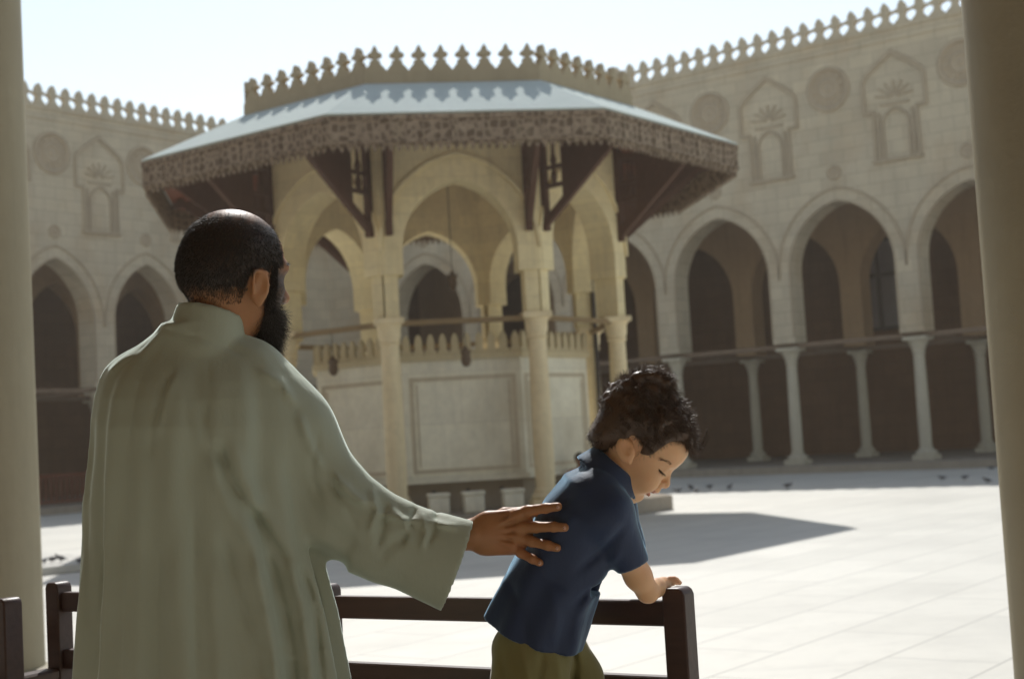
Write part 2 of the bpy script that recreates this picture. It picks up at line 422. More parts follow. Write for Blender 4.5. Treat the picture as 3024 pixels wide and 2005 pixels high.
# window with a dark cross bar in the back wall of the right arcade
wx = None
def on_right(x, y, dep):
    """ray/plane: local (x, z) on the plane at depth dep behind the right arcade front"""
    d = ray(x, y); n3 = np.array([N[0], N[1], 0]); t = (D_R+dep-CAM@n3)/(d@n3); P = CAM+d*t
    return P[:2]@T-U0, P[2]
wxa, wza = on_right(2598, 850, dbR)
w_ = empty('window', (wxa, dbR-.03, wza)); w_.parent = right
b = MB(); b.box(-1.1, 1.1, -.02, .028, -1.3, 1.5); b.build('pane', plain('dim_glass', (.17, .15, .16), .4, .5, .2, 3), w_)
b = MB(); b.box(-.07, .07, -.06, -.022, -1.3, 1.5); b.box(-1.1, 1.1, -.07, -.024, .35, .47)
b.box(-1.2, -1.1, -.07, .028, -1.4, 1.6); b.box(1.1, 1.2, -.07, .028, -1.4, 1.6); b.box(-1.1, 1.1, -.07, .028, 1.5, 1.6); b.box(-1.1, 1.1, -.07, .028, -1.4, -1.3)
b.build('frame', M_iron, w_)
# low wooden screen under the left arcade
rl = MB(); xr0, xr1 = -2.0, 5.5
rl.box(xr0, xr1, .3, .36, 1.12, 1.2); rl.box(xr0, xr1, .3, .36, .40, .46)
xx = xr0
while xx < xr1: rl.box(xx, xx+.05, .31, .35, .46, 1.12); xx += .17
lw = worldpt(-D_L, W0-PL_/2); railing = empty('railing', (lw[0]*1.1, lw[1]*1.1, -.15), TH+PI/2); railing.scale = (1.1,)*3
tag(railing, 'low dark wooden railing in front of the left arcade beside the man', 'railing')
o = rl.build('balusters', M_woodred, railing); o['kind'] = 'stuff'

# ------------------------------------------------------------------ fountain pavilion
FX, FY, PHI = -1.2608, 27.4094, .1426
pav = empty('fountain_pavilion', (FX, FY, 0), PHI)
tag(pav, 'octagonal stone fountain pavilion with carved wooden eaves and merlons in the courtyard', 'pavilion')
def ov(k, s):   # local octagon vertex; k=0 front left, counter-clockwise seen from above
    r = s/(2*sin(PI/8)); a = -PI/2-PI/8+k*PI/4; return (r*cos(a), r*sin(a))
def frame(k, s):
    """matrix of face k: local x along the face, y inward, origin mid-face at apothem"""
    ap = s/(2*tan(PI/8)); a = -PI/2+k*PI/4
    return Matrix.Rotation(a+PI/2, 4, 'Z') @ Matrix.Translation((0, -ap, 0))
def octslab(name, s0, s1, z0, z1, mat, parent=None, cap=True):
    v = [(*ov(k, s0), z0) for k in range(8)]+[(*ov(k, s1), z1) for k in range(8)]
    f = [(k, (k+1) % 8, 8+(k+1) % 8, 8+k) for k in range(8)]
    if cap: f += [tuple(range(7, -1, -1)), tuple(range(8, 16))]
    return mesh_obj(name, v, f, mat, parent)
octslab('plinth', 3.2, 3.2, .004, .27, M_step, pav)
ZC = 3.53
SW, TW = 2.74, .56        # outer side of the upper wall and its thickness
m = MB()
for k in range(8):
    f_ = MB(); side_in = SW-2*TW*tan(PI/8)
    # jamb block from capital, arch, wall to the attic; mitred ends via trapezoid plan
    a, zs, za = .99, 4.75, 5.97
    hw = SW/2
    pts = arch_pts(0, a, zs, za, 14)
    lowl = [(-hw, zs)]; 
    fm = frame(k, SW)
    def col(x, y, z):   # narrow the inner face so neighbours meet on the mitre
        fac = 1-(y/TW)*(1-side_in/SW) if abs(x) > a+1e-6 else 1
        return (x*fac if abs(x) > a+1e-6 else x, y, z)
    def quadbox(x0, x1, z0, z1):
        v = [col(x0, 0, z0), col(x1, 0, z0), col(x1, TW, z0), col(x0, TW, z0), col(x0, 0, z1), col(x1, 0, z1), col(x1, TW, z1), col(x0, TW, z1)]
        f_.add(v, [(0, 3, 2, 1), (4, 5, 6, 7), (0, 1, 5, 4), (1, 2, 6, 5), (2, 3, 7, 6), (3, 0, 4, 7)])
    ztopw = 7.3
    quadbox(-hw, -a, 4.35, ztopw); quadbox(a, hw, 4.35, ztopw)
    hb = hw-.12            # lower pier block, set back above the capital
    def low(x0, x1, z0, z1, y0, y1):
        f_.box(x0, x1, y0, y1, z0, z1)
    quad = [(-hw+.02, -a-.10), (a+.10, hw-.02)]
    for x0, x1 in quad:
        v = [(x0 if abs(x0) > abs(x1) else x0, .03, ZC+.1), (x1, .03, ZC+.1)]
        s0 = lambda x, y: x*(1-(y/TW)*(1-side_in/SW)) if abs(x) > hw-.05 else x
        y0, y1 = .05, TW-.04
        vv = [(s0(x0, y0), y0, ZC+.1), (s0(x1, y0), y0, ZC+.1), (s0(x1, y1), y1, ZC+.1), (s0(x0, y1), y1, ZC+.1),
              (s0(x0, y0), y0, 4.351), (s0(x1, y0), y0, 4.351), (s0(x1, y1), y1, 4.351), (s0(x0, y1), y1, 4.351)]
        f_.add(vv, [(0, 3, 2, 1), (4, 5, 6, 7), (0, 1, 5, 4), (1, 2, 6, 5), (2, 3, 7, 6), (3, 0, 4, 7)])
    f_.strip(pts, [(x, ztopw) for x, z in pts], 0, TW)
    f_.xf(fm); m.add(f_.v, f_.f)
m.build('wall', M_fstone, pav)
# attic ring wall above the roof
SA = 2.99
m = MB()
for k in range(8):
    f_ = MB(); hw = SA/2; inn = hw-.3*tan(PI/8)
    v = [(-hw, 0, 7.0), (hw, 0, 7.0), (inn, .3, 7.0), (-inn, .3, 7.0), (-hw, 0, 7.77), (hw, 0, 7.77), (inn, .3, 7.77), (-inn, .3, 7.77)]
    f_.add(v, [(0, 3, 2, 1), (4, 5, 6, 7), (0, 1, 5, 4), (1, 2, 6, 5), (2, 3, 7, 6), (3, 0, 4, 7)])
    f_.xf(frame(k, SA)); m.add(f_.v, f_.f)
m.build('parapet', M_parapet, pav)
mp = SA/8
mq = merlon_mesh(mp, .47, 'cross', .13)
for k in range(8):
    fm = frame(k, SA); rz = -PI/2+k*PI/4+PI/2
    for j in range(8):
        if k in (3, 4, 5) and False: continue
        p = fm @ Vector((-SA/2+mp*(j+.5), .02, 7.77))
        if k == 0 and j == 0: first_m = mq.build('merlon', M_parapet, pav, loc=p); c = first_m
        else:
            c = first_m.copy(); S.collection.objects.link(c); c.parent = pav; c.location = p
        c.rotation_euler = (0, 0, rz)
# band mouldings round each arch, columns, tie beams
for k in range(8):
    fm = frame(k, SW)
    b = MB(); p, q = band(0, .99, 4.75, 5.97, .36, .06, 4.75); b.strip(p, q, -.05, .005)
    p, q = band(0, .99, 4.75, 5.97, .0, .33, 4.36); b.strip(p, q, -.012, .004)
    b.xf(fm); b.build('arch_moulding', M_fstone, pav)
SC = 2.5446
for k in range(8):
    x, y = ov(k, SC); column_parts(pav, x, y, .27, ZC+.1, .172, M_fcol, .50, .54)
for k in range(8):
    x0, y0 = ov(k, SC); x1, y1 = ov((k+1) % 8, SC)
    b = MB(); b.beam((x0, y0, ZC+.01), (x1, y1, ZC+.01), .09, .09); o = b.build('tie_beam', M_beam, pav)
# inner lining, ceiling
octslab('ceiling', 2.74-.3, 2.74-.3, 7.05, 7.12, M_woodred, pav)
# canopy: roof skin, fascia boards, soffit, brackets
SE, ZE, ZEB, ZR = 4.45, 6.66, 6.08, 7.56
v = [(*ov(k, SA+.02), ZR) for k in range(8)]+[(*ov(k, SE), ZE) for k in range(8)]+[(*ov(k, SA+.02), ZR-.07) for k in range(8)]+[(*ov(k, SE-.04), ZE-.05) for k in range(8)]
f = []
for k in range(8):
    j = (k+1) % 8
    f += [(8+k, 8+j, j, k), (16+k, 16+j, 24+j, 24+k), (24+k, 24+j, 8+j, 8+k)]
mesh_obj('canopy_roof', v, f, M_roof, pav)
v = [(*ov(k, SW+.03), 6.95) for k in range(8)]+[(*ov(k, SE-.14), 6.52) for k in range(8)]
f = [(k, (k+1) % 8, 8+(k+1) % 8, 8+k) for k in range(8)]
mesh_obj('soffit', v, f, M_woodred, pav)
for k in range(8):
    fm = frame(k, SE-.02); hw = (SE-.02)/2; b = MB()
    inn = hw-.06*tan(PI/8)
    v = [(-hw, 0, ZEB+.09), (hw, 0, ZEB+.09), (inn, .06, ZEB+.09), (-inn, .06, ZEB+.09), (-hw, 0, ZE-.03), (hw, 0, ZE-.03), (inn, .06, ZE-.03), (-inn, .06, ZE-.03)]
    b.add(v, [(0, 3, 2, 1), (4, 5, 6, 7), (0, 1, 5, 4), (1, 2, 6, 5), (2, 3, 7, 6), (3, 0, 4, 7)])
    b.box(-hw+.02, hw-.02, -.03, -.003, ZE-.11, ZE-.04); b.box(-hw+.02, hw-.02, -.022, -.003, ZEB+.10, ZEB+.14)
    nb = 9
    for j in range(nb+1):                       # ribs between the carved panels
        x = -hw+.06+(2*hw-.12)*j/nb; b.box(x-.018, x+.018, -.02, -.003, ZEB+.14, ZE-.11)
    b.xf(fm); b.build('fascia', M_fascia, pav)
    b = MB(); nt_ = 34                          # row of small pendants
    for j in range(nt_):
        x = -hw+.03+(2*hw-.06)*(j+.5)/nt_; w = (2*hw-.06)/nt_*.5
        b.prism([(x-w*.95, ZEB+.092), (x-w*.8, ZEB+.05), (x-w*.35, ZEB+.035), (x-w*.45, ZEB+.01), (x, ZEB-.035), (x+w*.45, ZEB+.01), (x+w*.35, ZEB+.035), (x+w*.8, ZEB+.05), (x+w*.95, ZEB+.092)], .012, .042)
    b.xf(fm); b.build('valance', M_fascia, pav)
b0 = MB()                                       # one bracket, projecting along -y from the wall
b0.box(-.06, .06, -.10, 0, 5.02, 6.78); b0.beam((0, -.05, 5.15), (0, -1.75, 6.55), .10, .13); b0.beam((0, -.05, 6.62), (0, -1.86, 6.42), .09, .12)
b0.lathe([(.035, 0), (.06, .12), (.03, .24), (.06, .40), (.03, .52), (.035, .70)], 10, (0, -.27, 5.82))
b0.beam((0, -.08, 5.78), (0, -.72, 5.80), .07, .07); b0.beam((0, -.08, 6.1), (0, -.45, 6.11), .07, .06)
pn_ = [(-.44, 5.50), (-.44, 6.55), (-1.70, 6.45), (-1.66, 6.38)]
b0.add([(x_, y_, z_) for x_ in (-.022, .022) for y_, z_ in pn_], [(0, 1, 2, 3), (7, 6, 5, 4), (0, 4, 5, 1), (1, 5, 6, 2), (2, 6, 7, 3), (3, 7, 4, 0)])
bm0 = None
for k in range(8):
    fm = frame(k, SW)
    for sx in (-1, 1):
        M4 = fm @ Matrix.Translation((sx*(SW/2-.17), -.004, 0))
        if bm0 is None: bm0 = b0.build('bracket', M_wood, pav); c = bm0
        else: c = bm0.copy(); S.collection.objects.link(c); c.parent = pav
        c.matrix_local = M4
dp = MB(); x, y = ov(3, SW-.15); dp.lathe([(.045, .3), (.045, 5.3)], 8, (x*.93+ov(2, SW)[0]*.07, y*.90+ov(2, SW)[1]*.10, 0)); dp.build('drainpipe', M_iron, pav)

# ------------------------------------------------------------------ marble basin inside
bas = empty('ablution_basin', (FX, FY, 0), PHI)
tag(bas, 'tall pale marble washing basin inside the fountain pavilion', 'basin')
SB = 2.08
octslab('foot', SB-.10, SB-.10, .275, .78, M_foot, bas)
octslab('ledge', SB+.08, SB+.08, .78, .86, M_basin, bas)
octslab('body', SB, SB, .862, 2.91, M_basin, bas)
octslab('cornice', SB+.05, SB+.07, 2.912, 3.01, M_crest, bas)
for k in range(8):
    fm = frame(k, SB); hw = SB/2; b = MB()
    for (x0, x1, z0, z1) in ((-hw+.1, -hw+.17, .95, 2.62), (hw-.17, hw-.1, .95, 2.62), (-hw+.17, hw-.17, 2.55, 2.62), (-hw+.17, hw-.17, .95, 1.02)):
        b.box(x0, x1, -.012, -.001, z0, z1)
    b.box(-hw+.21, -hw+.24, -.008, -.001, 1.06, 2.5); b.box(hw-.24, hw-.21, -.008, -.001, 1.06, 2.5)
    b.xf(fm); b.build('panel_frame', M_pframe, bas)
    b = MB(); nf = 10; fw = (SB+.06)/nf
    fm2 = frame(k, SB+.06)
    for j in range(nf):
        x = -(SB+.06)/2+fw*(j+.5)
        b.prism([(x-fw*.47, 3.012), (x-fw*.47, 3.070), (x-fw*.30, 3.090), (x-fw*.29, 3.270), (x-fw*.17, 3.340), (x, 3.380), (x+fw*.17, 3.340), (x+fw*.29, 3.270), (x+fw*.30, 3.090), (x+fw*.47, 3.070), (x+fw*.47, 3.012)], .02, .09)
    b.xf(fm2); b.build('cresting', M_crest, bas)
    for j in range(3):
        b = MB(); b.lathe([(.02, -.1), (.035, -.08), (.03, 0)], 8); b.xf(Matrix.Rotation(PI/2, 4, 'X'))
        p = fm @ Vector((-.6+.6*j, .05, .62)); o = b.build('tap', M_iron, bas, loc=p); o.rotation_euler = (0, 0, k*PI/4)
# stone seats round the basin
seatlab = ['pale stone seat at the foot of the basin, near the man\'s wrist', 'middle pale stone seat at the foot of the basin, above the man\'s hand', 'pale stone seat at the foot of the basin, behind the man\'s fingers', 'stone seat at the left corner of the fountain basin', 'stone seat on the far right side of the fountain basin']
SEATS = [(1296, 1500), (1399, 1492), (1515, 1487)]
seat0 = None
for (sx_, sy_), lab in zip(SEATS, seatlab):
    ap = 3.2/(2*tan(PI/8))-.55
    # place on the plinth along the front face
    d = ray(sx_, sy_); fn = np.array([sin(PHI), -cos(PHI), 0]); cc = np.array([FX, FY, 0])
    t = ((cc+fn*ap-CAM)@fn)/(d@fn); P = CAM+d*t
    if seat0 is None:
        b = MB(); b.box(-.17, .17, -.15, .15, 0, .30, .02); b.box(-.19, .19, -.17, .17, .302, .36, .012)
        seat0 = autosmooth(b.build('stone_seat', M_basin), 30); o = seat0
    else: o = seat0.copy(); S.collection.objects.link(o)
    o.location = (P[0], P[1], .272); o.rotation_euler = (0, 0, PHI); tag(o, lab, 'stone seat', 'stone seats round the basin')
# hanging lamps
def lamp(px, py, top, D, lab, sc=1.):
    P = gd(px, py, D); e = empty('hanging_lamp', P); tag(e, lab, 'lamp', 'lamps hanging in the fountain pavilion')
    b = MB(); b.lathe([(.02*sc, -.20*sc), (.07*sc, -.17*sc), (.10*sc, -.08*sc), (.085*sc, .02*sc), (.11*sc, .10*sc), (.05*sc, .13*sc), (.02*sc, .2*sc)], 12); autosmooth(b.build('lamp_body', M_lampm, e))
    b = MB(); b.lathe([(.007, .19*sc), (.007, top-P[2])], 6); b.build('chain', M_iron, e)
lamp(1336, 828, 7.05, 27.4, 'dark lamp on a long chain under the middle arch of the fountain', .95)
lamp(1376, 1052, 3.5, 24.3, 'small brown lamp hanging from the front tie beam over the marble panel', .9)
lamp(984, 1080, 3.5, 25.2, 'small brown lamp hanging from the left tie beam of the pavilion', .9)

# low stone terrace at the left edge
A = gz(60, 1707, 0); B_ = gz(300, 1681, 0)
dv = (B_-A)[:2]; dv /= np.linalg.norm(dv); pr = np.array([-dv[1], dv[0]])
t_ = MB(); t_.box(-6, 1.6, 0, 4.5, .004, .11, .01)
o = t_.build('stone_terrace', M_plat, loc=(A[0], A[1], 0)); o.rotation_euler = (0, 0, atan2(dv[1], dv[0])); tag(o, None, None, kind='structure')

# ------------------------------------------------------------------ near columns
def near_column(x_edge_top, y_t, x_edge_bot, y_b, D, side, lab):
    """column whose edge passes through two pixels at forward depth D"""
    Y0 = D
    d1, d2 = ray(x_edge_top, y_t), ray(x_edge_bot, y_b)
    P1, P2 = CAM+d1*(Y0/d1[1]), CAM+d2*(Y0/d2[1])
    r0 = .27
    nr = np.array([1, -P2[0]/Y0])*side/sqrt(1+(P2[0]/Y0)**2)
    ax, ay = P2[0]+nr[0]*r0, Y0+nr[1]*r0
    e1 = P1[0]/Y0; r1 = abs(ax-e1*ay)/sqrt(1+e1*e1)
    e = empty('marble_column', (ax, ay, .3)); tag(e, lab, 'column', 'columns of the near portico')
    slope = (r1-r0)/(P1[2]-P2[2])     # radius change per metre
    m_ = MB(); H = 4.9
    rr = lambda z: max(.2, r0+slope*(z-(P2[2]-.3)))
    zs_ = [.075, .3, .8, 1.5, 2.2, 3.0, 3.8, 4.6, H]
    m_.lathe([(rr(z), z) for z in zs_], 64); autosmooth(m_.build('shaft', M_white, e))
    m_ = MB(); m_.box(-.36, .36, -.36, .36, 0, .03, .006); m_.lathe([(.32, .03), (.345, .045), (.33, .062), (.29, .08)], 48); autosmooth(m_.build('base', M_white, e))
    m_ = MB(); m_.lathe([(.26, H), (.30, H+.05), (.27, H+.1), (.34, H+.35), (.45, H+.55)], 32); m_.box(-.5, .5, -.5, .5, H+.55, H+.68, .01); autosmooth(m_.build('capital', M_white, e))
    return e
near_column(62, 0, 128, 1764, 8.1, -1, 'pale marble column at the left edge with its base behind the bench')
near_column(2837, 0, 2995, 2005, 4.84, 1, 'pale marble column cut off by the right edge, nearest the viewer')

# unseen rest of the portico, added to dim the figures: arched wall on the columns, timber roof, rear wall
pt = MB(); cL_ = gd(128, 1764, 8.1); colu = (cL_[:2]-N*((cL_[:2]@N)))@T
pit = 5.46
ar = [(colu+pit*(i+.5), pit/2-.36, 7.6, 10.2) for i in range(-3, 4)]
arched_wall(pt, colu-3.5*pit, colu+4.5*pit, 6.0, 11.6, -.36, .36, ar)
pt.box(colu-3.5*pit, colu+4.5*pit, -12.5, -.37, 10.5, 10.8); 
o = pt.build('portico_roof', M_inner); p = N*(cL_[:2]@N); o.location = (p[0], p[1], 0); o.rotation_euler = (0, 0, TH); tag(o, None, None, kind='structure')
pt = MB(); pt.box(colu-3.5*pit, colu+4.5*pit, -13.0, -12.4, .3, 10.49); pt.box(colu-3.6*pit, colu-3.5*pit, -12.4, 0, .3, 10.49); pt.box(colu+4.5*pit, colu+4.6*pit, -12.4, 0, .3, 10.49)
o = pt.build('portico_wall', M_inner); o.location = (p[0], p[1], 0); o.rotation_euler = (0, 0, TH); tag(o, None, None, kind='structure')
# ------------------------------------------------------------------ bench
ZRL = 1.14
br_, bl_ = gz(2000, 1772, ZRL), gz(206, 1747, ZRL)
bd = (br_-bl_)[:2]; BL = float(np.linalg.norm(bd)); bd /= BL; bang = atan2(bd[1], bd[0])
bn = np.array([bd[1], -bd[0]])      # toward the camera side
def bench_u(px, py, z=ZRL):
    # distance along the bench line where the pixel column crosses it
    d = ray(px, py); n2 = np.array([-bd[1], bd[0]]); t = (bl_[:2]@n2-CAM[:2]@n2)/(d[:2]@n2); P = CAM+d*t
    return float((P[:2]-bl_[:2])@bd)
uL = bench_u(173, 1750); uM = bench_u(965, 1760); uR = bench_u(2003, 1770)
def make_bench(lab):
    e = empty('wooden_bench', (bl_[0], bl_[1], .3), bang); tag(e, lab, 'bench', 'wooden benches under the portico')
    z0 = ZRL-.3; w = .052
    for u in (uL, uM, uR):
        b = MB(); h = w/2
        prof = [(-h, 0), (h, 0), (h, z0+.012), (h-.004, z0+.022), (h-.012, z0+.028), (-h+.012, z0+.028), (-h+.004, z0+.022), (-h, z0+.012)]
        b.prism(prof, -h, h)
        # splay: the back leg leans
        b.v = [(x, y+(z0-z)*-.0, z) for x, y, z in b.v]
        o = b.build('post', M_bench, e, loc=(u, 0, 0))
        bv = o.modifiers.new('bevel', 'BEVEL'); bv.width = .004; bv.segments = 2; bv.limit_method = 'ANGLE'; autosmooth(o)
    for zt, hh in ((z0, .053), (z0-.158, .053), (z0-.316, .053)):
        for ua, ub in ((uL, uM), (uM, uR)):
            b = MB(); b.box(ua+w/2-.001, ub-w/2+.001, -.014, .014, zt-hh, zt, .003); b.build('back_rail', M_bench, e)
    for j in range(5):
        b = MB(); b.box(uL-.03, uR+.03, -.075-j*.088-.078, -.075-j*.088, .42, .445, .004); b.build('seat_slat', M_bench, e)
    for u in (uL, uM, uR):
        b = MB(); b.box(u-.025, u+.025, -.5, -.45, 0, .60 if u != uM else .418, .004); b.build('leg', M_bench, e)
        b = MB(); b.box(u-.024, u+.024, -.448, -.028, .35, .418, .003); b.build('seat_bearer', M_bench, e)
        if u != uM:
            b = MB(); b.box(u-.03, u+.03, -.52, -.028, .602, .632, .006); b.build('armrest', M_bench, e)
    return e
bench = make_bench('dark wooden bench between the two columns with the boy leaning on its end post')
P = gd(22, 1762, 3.6)
b2 = copy_tree(bench, None, None, None, 'dark wooden bench at the far left of which only one end post shows')
a2 = bang-radians(8)
off = np.array([cos(a2), sin(a2)])*(uR)
b2.location = (P[0]-off[0], P[1]-off[1], .3); b2.rotation_euler = (0, 0, a2)
#@@PEOPLE@@
# ------------------------------------------------------------------ implicit-surface modelling
class Field:
    """signed distance field on a rectilinear grid, meshed with surface nets"""
    def __init__(s, xs, ys, zs):
        s.ax = [np.asarray(a, np.float32) for a in (xs, ys, zs)]
        s.F = np.full([len(a) for a in s.ax], 1e3, np.float32)
    def block(s, lo, hi):
        sl = []
        for a, l, h_ in zip(s.ax, lo, hi):
            i0 = max(0, int(np.searchsorted(a, l))-1); i1 = min(len(a), int(np.searchsorted(a, h_))+1)
            sl.append(slice(i0, max(i1, i0+1)))
        g = np.meshgrid(*[a[t] for a, t in zip(s.ax, sl)], indexing='ij', sparse=True)
        return tuple(sl), g
    def put(s, lo, hi, fn, k=0., op='u'):
        m = max(k, .004)+.012
        sl, g = s.block(np.array(lo)-m, np.array(hi)+m)
        d = fn(*g).astype(np.float32); f = s.F[sl]
        if op == 'u':
            if k > 0: h_ = np.clip(.5+.5*(f-d)/k, 0, 1); r = f*(1-h_)+d*h_-k*h_*(1-h_)
            else: r = np.minimum(f, d)
            r = np.where(f > 100, d, r)
        elif op == 's':
            if k > 0: h_ = np.clip(.5-.5*(f+d)/k, 0, 1); r = f*(1-h_)-d*h_+k*h_*(1-h_)
            else: r = np.maximum(f, -d)
        elif op == 'd': r = f+d
        s.F[sl] = r
    # --- primitives (points are local metric coordinates)
    def cone(s, a, b, ra, rb, k=.0, op='u', sc=(1, 1, 1)):
        a, b = np.array(a, float), np.array(b, float); sc = np.array(sc, float)
        mr = max(ra, rb)/min(1, sc.min())
        lo, hi = np.minimum(a, b)-mr, np.maximum(a, b)+mr
        A, B = a*sc, b*sc; d = B-A; L2 = max(d@d, 1e-9)
        def fn(X, Y, Z):
            X, Y, Z = X*sc[0], Y*sc[1], Z*sc[2]
            t = np.clip(((X-A[0])*d[0]+(Y-A[1])*d[1]+(Z-A[2])*d[2])/L2, 0, 1)
            return np.sqrt((X-A[0]-t*d[0])**2+(Y-A[1]-t*d[1])**2+(Z-A[2]-t*d[2])**2)-(ra+(rb-ra)*t)
        s.put(lo, hi, fn, k, op)
    def ell(s, c, r, k=.0, op='u', M=None):
        c = np.array(c, float); r = np.array(r, float); mr = r.max()
        Mi = np.eye(3) if M is None else np.array(M, float)      # rows are the ellipsoid's axes
        def fn(X, Y, Z):
            X, Y, Z = X-c[0], Y-c[1], Z-c[2]
            q = [(Mi[i, 0]*X+Mi[i, 1]*Y+Mi[i, 2]*Z) for i in range(3)]
            k0 = np.sqrt(sum((q[i]/r[i])**2 for i in range(3))); k1 = np.sqrt(sum((q[i]/r[i]**2)**2 for i in range(3)))
            return k0*(k0-1)/np.maximum(k1, 1e-6)
        ext = np.sqrt(((Mi*r[:, None])**2).sum(0))
        s.put(c-ext, c+ext, fn, k, op)
    def chain(s, pts, k=.006, sc=(1, 1, 1), kk=None):
        for (p, r), (q, t) in zip(pts[:-1], pts[1:]): s.cone(p, q, r, t, k, sc=sc)
    def mesh(s, name, mat, to_world, base, parent=None, relax=1):
        Fd = s.F; neg = Fd < 0
        nx, ny, nz = Fd.shape
        c = np.zeros((nx-1, ny-1, nz-1), np.int8)
        for i in (0, 1):
            for j in (0, 1):
                for k in (0, 1): c += neg[i:nx-1+i, j:ny-1+j, k:nz-1+k]
        act = np.argwhere((c > 0) & (c < 8))
        idx = -np.ones(c.shape, np.int64); idx[tuple(act.T)] = np.arange(len(act))
        acc = np.zeros((len(act), 3)); cnt = np.zeros(len(act))
        corners = [(i, j, k) for i in (0, 1) for j in (0, 1) for k in (0, 1)]
        ax = s.ax
        def pos(ijk): return np.stack([ax[0][ijk[:, 0]], ax[1][ijk[:, 1]], ax[2][ijk[:, 2]]], 1)
        for c0 in corners:
            for d in range(3):
                if c0[d]: continue
                c1 = list(c0); c1[d] = 1
                a = act+np.array(c0); b = act+np.array(c1)
                fa = Fd[tuple(a.T)]; fb = Fd[tuple(b.T)]
                m = (fa < 0) != (fb < 0)
                t = fa[m]/(fa[m]-fb[m]); pa, pb = pos(a[m]), pos(b[m])
                acc[m] += pa+(pb-pa)*t[:, None]; cnt[m] += 1
        V = acc/cnt[:, None]
        quads = []
        for d in range(3):
            e = [slice(None)]*3; g = [slice(None)]*3
            e[d] = slice(0, -1); g[d] = slice(1, None)
            A, B = neg[tuple(e)], neg[tuple(g)]
            x = np.argwhere(A != B)
            u, w = [(1, 2), (2, 0), (0, 1)][d]
            ok = (x[:, u] > 0) & (x[:, w] > 0) & (x[:, u] < Fd.shape[u]-1) & (x[:, w] < Fd.shape[w]-1); x = x[ok]
            if not len(x): continue
            def cell(du, dw):
                y = x.copy(); y[:, u] -= du; y[:, w] -= dw; return idx[tuple(y.T)]
            q = np.stack([cell(1, 1), cell(0, 1), cell(0, 0), cell(1, 0)], 1)
            flip = ~A[tuple(x.T)]
            q[flip] = q[flip][:, ::-1]
            quads.append(q)
        Q = np.concatenate(quads); Q = Q[(Q >= 0).all(1)]
        for _ in range(relax):
            ssum = np.zeros_like(V); n = np.zeros(len(V))
            for i in range(4):
                a, b = Q[:, i], Q[:, (i+1) % 4]
                for j in range(3):
                    ssum[:, j] += np.bincount(a, V[b, j], len(V))+np.bincount(b, V[a, j], len(V))
                n += np.bincount(a, minlength=len(V))+np.bincount(b, minlength=len(V))
            V = .45*V+.55*ssum/np.maximum(n, 1)[:, None]
        s.V = V; s.Q = Q
        Wd = to_world(V)-np.array(base)
        o = mesh_obj(name, Wd, Q, mat, parent, True); o.location = base if parent is None else (0, 0, 0)
        return o
def normals(V, Q):
    n = np.cross(V[Q[:, 2]]-V[Q[:, 0]], V[Q[:, 3]]-V[Q[:, 1]])
    out = np.zeros_like(V)
    for i in range(4):
        for j in range(3): out[:, j] += np.bincount(Q[:, i], n[:, j], len(V))
    return out/np.maximum(np.linalg.norm(out, axis=1), 1e-9)[:, None]
class Rig:
    """local frame of a figure: x right, y away, z up as the camera stands, metres; P takes photo pixels"""
    def __init__(s, D): s.D = D
    def P(s, x, y, b=0.): return np.array([(x-CX)/FPX*(s.D+b), b, -(y-CY)/FPX*(s.D+b)])
    def r(s, px): return px*s.D/FPX
    def world(s, V): return CAM+np.outer(V[:, 0], R)+np.outer(V[:, 1]+s.D, F)+np.outer(V[:, 2], UP)
def axis(*seg):
    out = []
    for a, b, h_ in seg: out += list(np.arange(a, b-1e-6, h_))
    out.append(seg[-1][1]); return np.array(out)
def strands(name, roots, dirs, length, width, mat, to_world, base, parent, nseg=3, curl=0., droop=(0, 0, 0), seed=1, lvar=.35):
    """hair: many tapered three-sided strands in one mesh"""
    rg = np.random.default_rng(seed); n = len(roots)
    L = length*(1+lvar*(rg.random(n)*2-1)) if np.isscalar(length) else length*(1+lvar*(rg.random(n)*2-1))
    dirs = dirs/np.linalg.norm(dirs, axis=1)[:, None]
    tmp = rg.normal(size=(n, 3)); s1 = np.cross(dirs, tmp); s1 /= np.linalg.norm(s1, axis=1)[:, None]; s2 = np.cross(dirs, s1)
    ph = rg.random(n)*2*PI; droop = np.array(droop)
    V = np.zeros((n, nseg+1, 3, 3))
    for k in range(nseg+1):
        t = k/nseg
        p = roots+dirs*(L*t)[:, None]+droop*(L*t*t)[:, None]+curl*(s1*(np.sin(ph+t*4)-np.sin(ph))[:, None]+s2*(np.cos(ph+t*4)-np.cos(ph))[:, None])*L[:, None]
        w = width*(1-.85*t)
        for j in range(3):
            a = 2*PI*j/3; V[:, k, j] = p+(s1*cos(a)+s2*sin(a))*w
    V = V.reshape(-1, 3); base_i = np.arange(n)*(nseg+1)*3
    q = []
    for k in range(nseg):
        for j in range(3):
            j2 = (j+1) % 3
            q.append(np.stack([base_i+k*3+j, base_i+k*3+j2, base_i+k*3+3+j2, base_i+k*3+3+j], 1))
    Q = np.concatenate(q)
    return mesh_obj(name, to_world(V)-np.array(base), Q, mat, parent, True)
